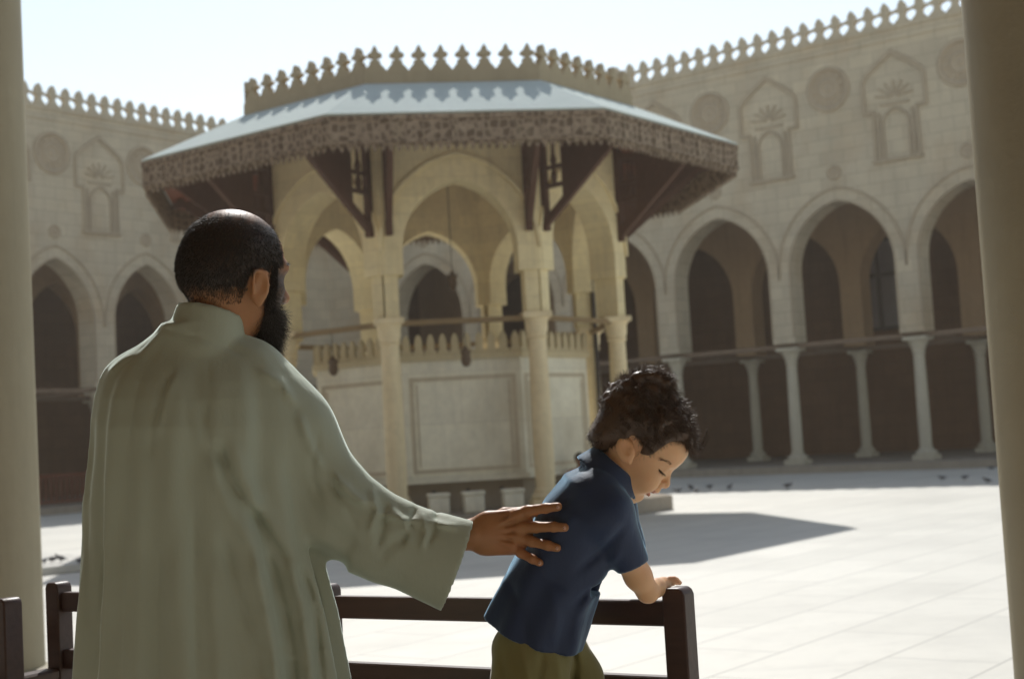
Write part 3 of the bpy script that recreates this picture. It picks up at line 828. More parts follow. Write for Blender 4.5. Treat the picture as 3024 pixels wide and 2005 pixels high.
def wrinkle(Fd, rig, segs):
    """soft cloth folds: ridges (amp>0) or creases (amp<0) along pixel-space polylines"""
    for pts, wpx, amp in segs:
        w = rig.r(wpx)
        for (x0, y0), (x1, y1) in zip(pts[:-1], pts[1:]):
            a, b = rig.P(x0, y0), rig.P(x1, y1)
            lo, hi = np.minimum(a, b)-2.5*w, np.maximum(a, b)+2.5*w; lo[1], hi[1] = -.5, .06
            d = b-a; L2 = d[0]**2+d[2]**2
            def fn(X, Y, Z, a=a, d=d, L2=L2):
                t = np.clip(((X-a[0])*d[0]+(Z-a[2])*d[2])/L2, 0, 1)
                q = ((X-a[0]-t*d[0])**2+(Z-a[2]-t*d[2])**2)/(w*w)
                return -amp*np.exp(-q)*(.35+.65*np.sin(PI*np.clip(t, .0, 1)))*np.ones_like(Y)
            Fd.put(lo, hi, fn, 0, 'd')

# materials of the figures
def cloth(name, c, weave=900, rough=.9, var=.12, sheen=.3, stint=None, spec=.15):
    m, nt, b = newmat(name, rough, spec)
    co = coords(nt); n = noise(nt, co, 5, 6, .7)
    col = mix(nt, tuple(x*(1-var) for x in c), tuple(x*(1+var) for x in c), n)
    w1 = nt.nodes.new('ShaderNodeTexWave'); w1.inputs['Scale'].default_value = weave/6; w1.inputs['Distortion'].default_value = 1.5; w1.bands_direction = 'Z'
    nt.links.new(co, w1.inputs['Vector'])
    col = mix(nt, col, tuple(x*.86 for x in c), mix(nt, (0, 0, 0), (.35, .35, .35), w1.outputs['Fac']))
    nt.links.new(col, b.inputs['Base Color']); b.inputs['Sheen Weight'].default_value = sheen; b.inputs['Sheen Roughness'].default_value = .35
    if stint: b.inputs['Sheen Tint'].default_value = (*stint, 1)
    n2 = noise(nt, coords(nt, (1, 1, .22)), 24, 5, .65)
    cmbn = nt.nodes.new('ShaderNodeMath'); cmbn.operation = 'MULTIPLY_ADD'; cmbn.inputs[1].default_value = .22
    nt.links.new(noise(nt, coords(nt, (1, 1, .6)), 70, 4, .6), cmbn.inputs[0]); nt.links.new(n2, cmbn.inputs[2])
    bump(nt, b, cmbn.outputs[0], .005, .40)
    return m
M_robe = cloth('sage_cotton', (.385, .415, .315), var=.05, sheen=1.0, stint=(.85, 1., .95), rough=.7, spec=.5)
M_polo = cloth('navy_pique', (.022, .038, .092), var=.25, sheen=1.0, stint=(.45, .75, 1.), rough=.6, spec=.4)
M_trous = cloth('olive_cotton', (.26, .235, .10), var=.18)
def skin(name, c, red):
    m, nt, b = newmat(name, .48, .4)
    co = coords(nt)
    col = mix(nt, tuple(x*.85 for x in c), tuple(x*1.1 for x in c), noise(nt, co, 14, 6, .65))
    col = mix(nt, col, red, ramp(nt, noise(nt, co, 9, 3, .5), [(.5, (0, 0, 0)), (.75, (.45,)*3)]))
    at_ = nt.nodes.new('ShaderNodeAttribute'); at_.attribute_name = 'hairmask'
    mk = nt.nodes.new('ShaderNodeMath'); mk.operation = 'ADD'; mk.use_clamp = True
    sb_ = nt.nodes.new('ShaderNodeMath'); sb_.operation = 'MULTIPLY_ADD'; sb_.inputs[1].default_value = .7; sb_.inputs[2].default_value = -.35
    nt.links.new(noise(nt, co, 420, 3, .7), sb_.inputs[0]); 
    gt = nt.nodes.new('ShaderNodeMath'); gt.operation = 'MULTIPLY'; nt.links.new(sb_.outputs[0], gt.inputs[0])
    pk = nt.nodes.new('ShaderNodeMath'); pk.operation = 'MULTIPLY'; pk.inputs[1].default_value = 2; nt.links.new(at_.outputs['Fac'], pk.inputs[0]); nt.links.new(pk.outputs[0], gt.inputs[1])
    nt.links.new(at_.outputs['Fac'], mk.inputs[0]); nt.links.new(gt.outputs[0], mk.inputs[1])
    col = mix(nt, col, (.022, .015, .010), mk.outputs[0])
    nt.links.new(col, b.inputs['Base Color'])
    b.inputs['Subsurface Weight'].default_value = .22; b.inputs['Subsurface Radius'].default_value = (.012, .004, .002); b.inputs['Subsurface Scale'].default_value = 1
    bump(nt, b, noise(nt, co, 260, 4, .6), .0006, .5)
    return m
M_skinM = skin('tanned_skin', (.42, .20, .085), (.46, .16, .07))
M_skinB = skin('child_skin', (.76, .455, .25), (.80, .38, .21))
M_lip = plain('lips', (.50, .22, .15), .4, .4, .15, 30, sss=.2)
M_hairM = plain('black_brown_hair', (.026, .018, .011), .55, .4, .5, 60, sheen=.25, stint=(1, .9, .8))
M_hairB = plain('dark_brown_hair', (.085, .048, .027), .42, .5, .5, 60, sheen=.3, stint=(1, .85, .7))

# ================================================================== the man
mr = Rig(2.85); P = mr.P; r_ = mr.r
man_base = mr.world(np.array([P(690, 3060)]))[0]; man_base[2] = .3
xs = axis((P(150, 0)[0], P(505, 0)[0], .010), (P(505, 0)[0], P(860, 0)[0], .0030), (P(860, 0)[0], P(1340, 0)[0], .009), (P(1340, 0)[0], P(1700, 0)[0], .0026))
ys = axis((-.24, .22, .0042), (.22, .3, .01))
zs = axis((P(0, 3170)[2], P(0, 1720)[2], .011), (P(0, 1720)[2], P(0, 1470)[2], .0028), (P(0, 1470)[2], P(0, 1080)[2], .009), (P(0, 1080)[2], P(0, 600)[2], .0030))
B = Field(xs, ys, zs)
psi = radians(52); hc = P(692, 780, .03)
fw = np.array([sin(psi), cos(psi), -.13]); fw /= np.linalg.norm(fw)
rt = np.array([cos(psi), -sin(psi), .03]); rt -= fw*(rt@fw); rt /= np.linalg.norm(rt); uph = np.cross(rt, fw)
HM = np.array([fw, rt, uph])
def H(f_, l_, u_): return hc+fw*f_+rt*l_+uph*u_
B.ell(H(-.004, 0, .012), (.107, .083, .098), 0, M=HM)              # cranium
B.ell(H(-.035, 0, -.02), (.080, .074, .075), .02, M=HM)             # occiput
B.ell(H(.045, 0, -.055), (.062, .060, .085), .03, M=HM)             # face
B.ell(H(.035, 0, -.098), (.055, .050, .040), .03, M=HM)             # jaw
B.cone(H(.094, 0, -.018), H(.118, 0, -.052), .010, .014, .01)       # nose
for sl_ in (-1, 1): B.ell(H(.107, sl_*.014, -.058), (.011, .009, .008), .006, M=HM)
B.cone(H(.094, -.034, .006), H(.094, .034, .006), .011, .011, .015) # brow ridge
for sl_ in (-1, 1):
    B.ell(H(.080, sl_*.033, -.012), (.012, .014, .011), .006, M=HM)
    B.ell(H(.068, sl_*.048, -.045), (.022, .018, .018), .02, M=HM)
B.cone(H(.093, -.016, -.080), H(.093, .016, -.080), .007, .007, .006); B.cone(H(.090, -.014, -.090), H(.090, .014, -.090), .007, .007, .005)
B.ell(H(.085, 0, -.118), (.018, .02, .016), .012, M=HM)
for sl_ in (-1, 1):                                                   # ears
    e0 = H(.020, sl_*.078, -.048)
    eM = np.array([fw*.94+rt*sl_*.34, rt*sl_*.94-fw*.34, uph*1.0]); eM = np.array([v/np.linalg.norm(v) for v in eM])
    B.ell(e0-fw*.012*0, (.021, .009, .034), .006, M=eM)
    B.ell(e0+rt*sl_*.012+fw*.003+uph*.004, (.012, .007, .019), .005, 's', M=eM)
    B.cone(e0+uph*.030-fw*.016+rt*sl_*.007, e0+uph*.030+fw*.012+rt*sl_*.004, .0045, .004, .004)
    B.cone(e0+uph*.026-fw*.020+rt*sl_*.008, e0-uph*.016-fw*.016+rt*sl_*.008, .0045, .004, .004)
    B.ell(e0-uph*.030+fw*.002, (.009, .005, .011), .005, M=eM)
B.cone(P(652, 875, .02), P(624, 985, .004), .054, .047, .025, sc=(1, 1, 1))   # neck
B.cone(P(618, 1000, .0), P(590, 1140, .0), .046, .06, .03)
# trunk and limbs inside the clothes
B.cone(P(480, 1150, .0), P(705, 1150, .0), .050, .050, .04); B.ell(P(590, 1250), (.155, .095, .2), .05)
B.ell(P(600, 1560), (.145, .10, .24), .05); B.ell(P(625, 1880), (.15, .105, .15), .05)
for a, b in ((545, 600), (710, 760)):
    B.cone(P(a, 1950), P(a+25, 2480), .085, .055, .03); B.cone(P(a+25, 2480), P(b, 2990), .055, .036, .02)
    B.cone(P(b, 2985, .0), P(b+5, 3040, .10), .042, .030, .015)
B.chain([(P(400, 1145), .048), (P(352, 1480), .040), (P(372, 1800, -.02), .033)], .02)         # left arm, at the side
B.cone(P(372, 1800, -.02), P(385, 1900, -.03), .034, .03, .01)
for k in range(4): B.cone(P(358+k*18, 1930, -.03+.012*k), P(366+k*16, 2010, -.02+.012*k), .010, .008, .004)
B.cone(P(400, 1880, -.05), P(420, 1950, -.05), .012, .009, .005)
B.chain([(P(770, 1150), .058), (P(985, 1500, .02), .045), (P(1240, 1600, .03), .030), (P(1395, 1578, .03), .026)], .02)
# right hand on the boy's back: palm + four spread fingers + thumb
hb = .035
fs = (1, 1.9, 1)
B.cone(P(1385, 1578, hb), P(1440, 1570, hb), .030, .036, .015, sc=(1, 1.5, 1))
B.cone(P(1445, 1550, hb), P(1540, 1527, hb), .028, .020, .014, sc=(1, 1.6, 1))
B.cone(P(1445, 1572, hb), P(1545, 1560, hb), .036, .024, .014, sc=(1, 1.6, 1))
B.cone(P(1440, 1595, hb), P(1530, 1597, hb), .028, .022, .014, sc=(1, 1.6, 1))
B.cone(P(1430, 1600, hb), P(1512, 1610, hb), .024, .018, .014, sc=(1, 1.5, 1))
fingers = [
    [(1525, 1521, .026, .0118), (1560, 1508, .022, .0112), (1612, 1500, .010, .0100), (1648, 1496, .0, .0090)],
    [(1535, 1558, .024, .0118), (1582, 1556, .014, .0112), (1635, 1555, -.006, .0100), (1668, 1557, -.016, .0090)],
    [(1528, 1585, .024, .0115), (1570, 1598, .016, .0108), (1618, 1610, -.002, .0097), (1645, 1617, -.010, .0086)],
    [(1510, 1612, .028, .0108), (1538, 1632, .022, .0098), (1572, 1650, .010, .0090), (1594, 1661, .004, .0080)]]
for fg in fingers:
    pts = [(P(x, y, b), rr_) for x, y, b, rr_ in fg]
    B.chain(pts, .0035)
    for (p, rr_) in pts[1:3]: B.ell(p+np.array([0, -.002, 0]), (rr_*1.06, rr_*1.08, rr_*1.06), .003)       # knuckle swell
for fg in fingers: x, y, b, rr_ = fg[0]; B.ell(P(x, y, b-.004), (.012, .010, .011), .008)
for (xa_, ya_, xb_, yb_) in ((1450, 1556, 1530, 1522), (1448, 1567, 1540, 1557), (1446, 1578, 1533, 1584), (1442, 1590, 1515, 1610)):
    B.cone(P(xa_, ya_, .018), P(xb_, yb_, .0135), .0035, .0045, .004)
B.chain([(P(1432, 1545, hb+.015), .017), (P(1490, 1518, hb+.03), .013), (P(1550, 1512, hb+.035), .0115), (P(1590, 1512, hb+.035), .010)], .008)   # thumb, under the index finger
man = B.mesh('person', M_skinM, mr.world, man_base)
tag(man, 'bearded man seen from behind in a long sage green robe, touching the boy', 'person')
BV, BQ = B.V, B.Q; BN = normals(BV, BQ)
M_nail = plain('fingernail', (.62, .38, .28), .3, .5, .08, 30)
for fg in fingers:
    x, y, b_, rr_ = fg[3]; x0_, y0_, b0_, _ = fg[2]; c_ = P(x, y, b_); ax_ = c_-P(x0_, y0_, b0_); ax_ /= np.linalg.norm(ax_)
    nrm_ = np.array([0, -1, 0.])-ax_*(-ax_[1]); nrm_ /= np.linalg.norm(nrm_); sd_ = np.cross(ax_, nrm_); v_ = []; q_ = []
    for ri in range(4):
        for k in range(12):
            th_ = 2*PI*k/12; rad_ = (ri+1)/4
            v_.append(c_+ax_*(.001+.0052*rad_*cos(th_))+sd_*(.0046*rad_*sin(th_))+nrm_*(rr_*.99-.0012*rad_**2*(1+.9*sin(th_)**2)))
    for ri in range(3):
        for k in range(12): q_.append((ri*12+k, ri*12+(k+1) % 12, ri*12+12+(k+1) % 12, ri*12+12+k))
    q_.append(tuple(range(12)))
    mesh_obj('fingernail', mr.world(np.array(v_))-man_base, q_, M_nail, man, True)

# robe
xs = axis((P(130, 0)[0], P(1420, 0)[0], .0052)); ys = axis((-.27, .27, .0062)); zs = axis((P(0, 3080)[2], P(0, 2030)[2], .016), (P(0, 2030)[2], P(0, 880)[2], .0050))
G = Field(xs, ys, zs)
tab = np.array([(955, 578, 98, .066, .004), (985, 577, 122, .068, .004), (1010, 573, 150, .070, .0), (1035, 574, 183, .074, .0), (1060, 577, 216, .083, .0), (1085, 580, 246, .095, 0), (1120, 582, 272, .113, 0), (1170, 582, 288, .130, 0), (1250, 583, 300, .145, 0),
    (1400, 580, 306, .150, 0), (1600, 594, 328, .155, 0), (1800, 613, 364, .165, 0), (2005, 628, 391, .18, 0), (2400, 645, 425, .20, 0), (3040, 682, 450, .22, 0)], float)
tz = P(0, 0)[2]-tab[:, 0]/FPX*mr.D+0; tz = -(tab[:, 0]-CY)/FPX*mr.D
o_ = np.argsort(tz); tz = tz[o_]; tb = tab[o_]
def body(X, Y, Z):
    z = Z
    cx = np.interp(z, tz, (tb[:, 1]-CX)/FPX*mr.D); w = np.interp(z, tz, tb[:, 2]/FPX*mr.D); d = np.interp(z, tz, tb[:, 3])
    # vertical folds of the skirt, growing downward
    fall = np.clip((.08-z)/.5, 0, 1)
    ang = np.arctan2(Y/d, (X-cx)/w)
    ripple = fall*(.006*np.sin(ang*11+1.3+z*1.2)+.004*np.sin(ang*19+.5-z*2))+.0012*np.sin(ang*5+z*7)
    q = (np.abs((X-cx)/w)**2.25+np.abs(Y/d)**2.25)**(1/2.25)
    side = (q-1)*np.minimum(w, d)*.95-ripple
    top = z-(-(955-CY)/FPX*mr.D)
    bot = (-(3050-CY)/FPX*mr.D)-z
    return np.maximum(np.maximum(side, top*.7), bot)
G.put(P(140, 3060)+np.array([0, -.27, 0]), P(1080, 940)+np.array([0, .27, 0]), body)
# left sleeve hanging close to the body
G.cone(P(398, 1130), P(356, 1500), .052, .054, .035); G.cone(P(356, 1500), P(350, 1860, -.01), .054, .057, .035)
# right sleeve: shoulder, elbow, open cuff
G.cone(P(745, 1128), P(862, 1268), .072, .074, .05, sc=(1, 1.15, 1))
G.cone(P(862, 1268), P(1000, 1495, .0), .076, .077, .05, sc=(1, 1.25, 1))
G.cone(P(1000, 1500, .0), P(1130, 1588, .01), .078, .080, .04, sc=(1, 1.4, 1))
def cuff(X, Y, Z):
    a, b = P(1120, 1585, .01), P(1352, 1668, .02); d = b-a; L = np.linalg.norm(d); u = d/L
    v = np.array([-u[2], 0, u[0]])     # across the sleeve, upward
    x = X-a[0]; y = Y-a[1]; z = Z-a[2]
    t = (x*u[0]+y*u[1]+z*u[2]); w = x*v[0]+z*v[2]
    tt = np.clip(t/L, 0, 1)
    hw = .080+.016*tt; th = .056+.004*tt
    q = np.sqrt((w/hw)**2+(y/th)**2)
    side = (q-1)*th
    return np.maximum(side, np.maximum(t-L, -t-.03))
G.put(P(1050, 1860, -.08), P(1420, 1440, .1), cuff, .03)
def hollow(X, Y, Z):
    a, b = P(1120, 1585, .01), P(1352, 1668, .02); d = b-a; L = np.linalg.norm(d); u = d/L; v = np.array([-u[2], 0, u[0]])
    x = X-a[0]; y = Y-a[1]; z = Z-a[2]; t = (x*u[0]+y*u[1]+z*u[2]); w = x*v[0]+z*v[2]
    tt = np.clip(t/L, 0, 1.1); hw = .080+.016*tt-.011; th = .056+.004*tt-.012
    q = np.sqrt((w/hw)**2+(y/th)**2)
    return np.maximum((q-1)*th, .13-t)
G.put(P(1200, 1860, -.08), P(1440, 1440, .1), hollow, .006, 's')
# stand collar
G.cone(P(590, 1020), P(583, 1090), .064, .085, .03); G.cone(P(610, 1052), P(742, 1072), .050, .042, .03)
ca, cb = P(624, 903, .004), P(613, 990, .0); cdv = cb-ca; cL = np.linalg.norm(cdv); cu = cdv/cL
def collar(X, Y, Z):
    x, y, z = X-ca[0], Y-ca[1], Z-ca[2]
    t = x*cu[0]+y*cu[1]+z*cu[2]
    rr_ = np.sqrt((x-t*cu[0])**2+((y-t*cu[1])*1.08)**2+(z-t*cu[2])**2)
    rad = .0660+.0125*np.clip(t/cL, -.3, 1.5)
    top = z-.004+.20*x+.30*(y+.060)          # band dips toward the throat
    return np.maximum(np.maximum(rr_-rad, top*.85), t-cL*1.9)
G.put(P(470, 1120, -.12), P(800, 870, .12), collar, .004)
folds = [
    ([(492, 972), (560, 985), (640, 1003), (735, 1048)], 5, -.0035),          # collar seam
    ([(690, 1300), (712, 1380), (762, 1470), (815, 1560), (868, 1640)], 13, -.013),      # deep armpit crease
    ([(668, 1330), (690, 1420), (735, 1510), (790, 1590)], 14, .008),
    ([(725, 1290), (760, 1400), (812, 1490), (862, 1575)], 18, .007),
    ([(545, 1090), (520, 1150), (500, 1250), (498, 1330)], 9, -.005),
    ([(560, 1100), (536, 1170), (520, 1260)], 10, .005),
    ([(640, 1200), (660, 1290), (690, 1350)], 14, -.006), ([(610, 1180), (640, 1300)], 14, .004),
    ([(700, 1560), (740, 1700), (800, 1850), (830, 2005)], 16, -.010),
    ([(790, 1600), (815, 1720), (845, 1850), (862, 2005)], 15, .012),
    ([(820, 1620), (860, 1750), (888, 1880), (900, 2005)], 11, -.013),
    ([(880, 1640), (915, 1760), (935, 1900), (945, 2005)], 12, .011), ([(905, 1660), (945, 1780), (970, 2005)], 9, -.010),
    ([(560, 1500), (555, 1700), (575, 2005)], 26, -.006), ([(400, 1450), (385, 1700), (390, 2005)], 26, -.006), ([(470, 1350), (470, 1650), (480, 2005)], 24, .006),
    ([(300, 1250), (290, 1450), (300, 1800)], 16, -.007), ([(670, 1650), (690, 1850), (700, 2005)], 18, .006),
    # bunched cloth over elbow and forearm, catching the sun along the top edge
    ([(1016, 1410), (1060, 1452), (1100, 1480)], 10, .013), ([(1118, 1502), (1180, 1522), (1240, 1533)], 9, .012), ([(1270, 1537), (1350, 1550)], 8, .009),
    ([(903, 1225), (932, 1310), (958, 1368)], 10, .010), ([(785, 1090), (845, 1125), (888, 1185)], 12, .008), ([(975, 1400), (1010, 1450), (1075, 1500)], 9, -.007),
    ([(420, 1040), (375, 1068), (345, 1105)], 10, .006), ([(640, 1060), (655, 1150), (650, 1230)], 6, -.003), ([(455, 1110), (440, 1210), (436, 1320)], 7, -.003),
    ([(350, 1600), (345, 1800), (340, 2000)], 9, -.005), ([(525, 1600), (520, 1800), (530, 2000)], 9, -.004), ([(620, 1500), (625, 1700), (640, 1960)], 9, -.005), ([(435, 1550), (430, 1750), (436, 1990)], 8, .004),
    ([(948, 1290), (935, 1400), (960, 1470)], 10, -.006), ([(1000, 1390), (1030, 1440), (1085, 1480)], 7, .010), ([(985, 1420), (1030, 1480), (1060, 1540)], 8, -.009),
    ([(1105, 1450), (1120, 1500), (1100, 1560)], 9, .012), ([(1140, 1490), (1140, 1540), (1120, 1610)], 8, -.012), ([(1160, 1495), (1200, 1530), (1215, 1580)], 8, .009),
    ([(1225, 1500), (1215, 1545), (1190, 1600)], 7, -.009), ([(1250, 1515), (1262, 1560), (1250, 1610)], 7, .008), ([(1290, 1515), (1285, 1560), (1265, 1600)], 6, -.007),
    ([(1130, 1640), (1155, 1600), (1200, 1570)], 16, -.007), ([(940, 1560), (1020, 1620), (1110, 1690)], 22, .005), ([(900, 1400), (960, 1520), (1060, 1600)], 20, -.005)]
wrinkle(G, mr, folds)
robe = G.mesh('robe', M_robe, mr.world, man_base, man, relax=1)

# short hair cap and fuzz, beard
def hframe(V): d = V-hc; return d@fw, d@rt, d@uph
f_, l_, u_ = hframe(BV)
near_head = (np.abs(f_) < .13) & (np.abs(l_) < .1) & (u_ > -.13) & (u_ < .13)
hair_low = np.where(f_ < .0, -.066+.25*np.clip(f_+.06, 0, 1), np.where(f_ < .045, -.02, .0))
front = .085-.25*np.clip(u_-.02, 0, 1)
topglint = (u_ > .088-.30*np.abs(f_+.02))
ear_z = (np.abs(f_-.022) < .024) & (u_ < -.014) & (u_ > -.085)
jit = .0035*np.sin(f_*900+l_*700)*np.sin(u_*800+l_*500)
hm = near_head & (u_ > hair_low+jit) & (f_ < front) & ~ear_z
rg = np.random.default_rng(3)
def scatter(mask, n, seed):
    rg = np.random.default_rng(seed); q = BQ[mask[BQ].all(1)]
    a = np.linalg.norm(np.cross(BV[q[:, 2]]-BV[q[:, 0]], BV[q[:, 3]]-BV[q[:, 1]]), axis=1); i = rg.choice(len(q), n, p=a/a.sum())
    w = rg.random((n, 4))**1.5+.05; w /= w.sum(1)[:, None]
    return (BV[q[i]]*w[:, :, None]).sum(1), (BN[q[i]]*w[:, :, None]).sum(1)
pr_, pn = scatter(hm, 24000, 4)
ff, ll, uu = hframe(pr_)
keep = np.random.default_rng(9).random(len(pr_)) > np.clip((uu-.072)/.032, 0, .62)       # thinned on the crown to bring out the sun's highlight
pr_, pn = pr_[keep], pn[keep]
dirs = pn*.55-fw*.15-uph*.75+np.random.default_rng(5).normal(size=pn.shape)*.22
strands('hair', pr_-pn*.0015, dirs, .0085, .00055, M_hairM, mr.world, man_base, man, nseg=2, seed=6)
fade = near_head & (u_ > hair_low-.030) & (u_ < hair_low+.004) & (f_ < .0)
p3, n3 = scatter(fade, 5000, 44)
k3 = (hframe(p3)[2]-(-.066-.030))/.034 > np.random.default_rng(45).random(len(p3))*1.1
strands('nape_stubble', p3[k3]-n3[k3]*.001, n3[k3]*.4-uph, .0055, .00045, M_hairM, mr.world, man_base, man, nseg=2, seed=46)
# the scalp under the hair darkens softly into the hairline
def sstep(x, a, b_): t = np.clip((x-a)/(b_-a), 0, 1); return t*t*(3-2*t)
wob_ = .004*np.sin(f_*190+l_*150)+.003*np.sin(l_*310+u_*260)
hmask = sstep(u_+wob_, hair_low-.016, hair_low+.010)*(1-sstep(f_+wob_, front-.012, front+.006))*near_head
hmask *= 1-.55*sstep(u_+wob_, .072, .100)  # dark scalp colour eased on the crown for the sun's highlight
ed_ = np.sqrt(((f_-.022)/.026)**2+((u_+.048)/.036)**2); hmask *= sstep(ed_, .85, 1.15)
bm_ = near_head*sstep(f_, .040, .056)*(1-sstep(f_, .10, .13))*sstep(-u_, -.02, .02)*.9
hmask = np.clip(np.maximum(hmask, bm_*(u_ > -.2)), 0, 1)
a_ = man.data.attributes.new('hairmask', 'FLOAT', 'POINT'); a_.data.foreach_set('value', hmask.astype(np.float32))
# beard
Bd = Field(axis((P(700, 0)[0], P(860, 0)[0], .0035)), axis((-.08, .2, .004)), axis((P(0, 1090)[2], P(0, 850)[2], .0035)))
Bd.ell(H(.070, 0, -.105), (.040, .052, .045), 0, M=HM)
for sl_ in (-1, 1): Bd.cone(H(.056, sl_*.058, -.058), H(.062, sl_*.045, -.105), .010, .018, .012)
Bd.cone(H(.075, 0, -.120), P(776, 1030, .09), .042, .030, .02)
Bd.cone(P(776, 1030, .09), P(778, 1052, .09), .030, .020, .01)
beard = Bd.mesh('beard', M_hairM, mr.world, man_base, man)
bnrm = normals(Bd.V, Bd.Q); ii = np.random.default_rng(8).integers(0, len(Bd.V), 8000)
strands('beard_hair', Bd.V[ii]-bnrm[ii]*.004, bnrm[ii]*.6+np.array([.1, 0, -.7])+np.random.default_rng(2).normal(size=(len(ii), 3))*.38, .022, .0005, M_hairM, mr.world, man_base, beard, nseg=3, curl=.12, seed=12)
# sideburn strip
sbm = near_head & (f_ > .044) & (f_ < .066) & (u_ < .01) & (u_ > -.09) & (np.abs(l_) > .04)
p2, n2 = scatter(sbm, 2600, 14)
strands('sideburns', p2-n2*.001, n2*.5-uph*.8+np.random.default_rng(15).normal(size=n2.shape)*.25, .010, .0006, M_hairM, mr.world, man_base, man, nseg=2, seed=16)
# brows
for sl_ in (-1, 1):
    rg = np.random.default_rng(20); n = 160; t = rg.random(n)
    pts = np.array([H(.104-.012*a, sl_*(.012+.036*a), .010+.004*sin(PI*a)) for a in t])+rg.normal(size=(n, 3))*.0015
    strands('eyebrow', pts, np.tile(rt*sl_*.8+fw*.5, (n, 1))+rg.normal(size=(n, 3))*.2, .008, .0005, M_hairM, mr.world, man_base, man, nseg=2)

# ================================================================== the boy
br = Rig(2.945); P = br.P
boy_base = br.world(np.array([P(1640, 2440)]))[0]; boy_base[2] = .745
xs = axis((P(1400, 0)[0], P(1760, 0)[0], .006), (P(1760, 0)[0], P(2090, 0)[0], .0021))
ys = axis((-.16, .16, .0036)); 
zs = axis((P(0, 2470)[2], P(0, 1800)[2], .008), (P(0, 1800)[2], P(0, 1490)[2], .0030), (P(0, 1490)[2], P(0, 1080)[2], .0021))
K = Field(xs, ys, zs)
kf = br.D/FPX
fwb = np.array([.67, -.02, -.74]); fwb /= np.linalg.norm(fwb)
lat = np.array([0, -1, 0.]); lat -= fwb*(lat@fwb); lat /= np.linalg.norm(lat)    # toward the camera
upb = np.cross(fwb, -lat); 
if upb[2] < 0: upb = -upb
KM = np.array([fwb, lat, upb])
ec = P(1848, 1328, 0)
def Q_(x, y, l_=0.): return P(x, y, 0)+lat*l_        # midline profile point at lateral offset
def Hb(f_, l_, u_): return ec+fwb*f_+lat*l_+upb*u_
K.ell(Hb(-.004, 0, .058), (.094, .072, .070), 0, M=KM)                 # cranium
K.ell(Hb(-.030, 0, .040), (.066, .068, .066), .02, M=KM)
K.ell(Hb(.050, 0, .068), (.046, .058, .046), .02, M=KM)               # forehead
K.ell(Hb(.042, 0, .005), (.053, .054, .052), .03, M=KM)               # mid face
K.ell(Hb(.046, 0, -.034), (.043, .040, .029), .025, M=KM)              # jaw
# midline features measured off the profile
K.cone(Q_(1975, 1385), Q_(1967, 1424), .0055, .0085, .008)               # nose bridge to tip
K.ell(Q_(1964, 1430), (.0095, .009, .009), .005)
for s_ in (-1, 1):
    K.ell(Q_(1950, 1430, s_*.009), (.0085, .0065, .007), .004)
    K.ell(Hb(.098, s_*.031, .033), (.014, .015, .0115), .010, 's', M=KM)    # socket
    K.ell(Hb(.0755, s_*.030, .031), (.0125, .0135, .0125), .003, M=KM)        # lowered lid over the eye
    K.ell(Q_(1905, 1412, s_*.034), (.026, .020, .024), .02, M=KM)         # full cheek
K.cone(Q_(1977, 1356, -.03), Q_(1977, 1356, .03), .010, .010, .016)      # brow
K.ell(Q_(1936, 1444), (.011, .013, .009), .006); 
K.cone(Q_(1927, 1447, -.012), Q_(1927, 1447, .012), .0062, .0062, .004)  # upper lip
K.cone(Q_(1912, 1456, -.010), Q_(1912, 1456, .010), .0066, .0066, .004)  # lower lip
K.cone(Q_(1921, 1455, -.015), Q_(1921, 1455, .015), .0020, .0020, .001, 's')
K.ell(Q_(1884, 1462), (.013, .015, .012), .010)                          # chin
K.cone(Q_(1905, 1464, -.012), Q_(1905, 1464, .012), .003, .003, .006, 's')
for s_ in (-1, 1):                                                          # ears
    e0 = Hb(.0, s_*.066, .006)
    eM = np.array([fwb*.92+lat*s_*.38, lat*s_*.92-fwb*.38, upb]); eM = np.array([v/np.linalg.norm(v) for v in eM])
    tilt = Matrix.Rotation(0, 3, 'X')
    e1 = P(1841, 1322, 0)+lat*s_*.066 if s_ > 0 else e0
    eup = np.array([-.25, 0, .97]); efw = np.array([.97, 0, .25])
    eM = np.array([efw*.93+lat*s_*.35, lat*s_*.93-efw*.35, eup]); eM = np.array([v/np.linalg.norm(v) for v in eM])
    K.ell(e1, (.0200, .0085, .0270), .004, M=eM)
    K.ell(e1+lat*s_*.010+eup*.004+efw*.001, (.0115, .0065, .0170), .004, 's', M=eM)
    K.ell(e1+lat*s_*.005+efw*.011-eup*.004, (.004, .005, .006), .004, M=eM)
    K.ell(e1-eup*.024+efw*.002, (.006, .0045, .0075), .004, M=eM)
K.cone(P(1836, 1352, 0), P(1790, 1425, 0), .040, .042, .02)              # neck
K.cone(P(1860, 1400, 0), P(1810, 1440, 0), .030, .036, .03)
# body under the clothes
K.cone(P(1785, 1440), P(1690, 1600), .050, .066, .04); K.cone(P(1690, 1600), P(1590, 1850), .066, .056, .03)
K.cone(P(1750, 1470, -.075), P(1790, 1500, -.09), .035, .034, .03); K.cone(P(1750, 1470, .07), P(1800, 1500, .085), .035, .034, .03)
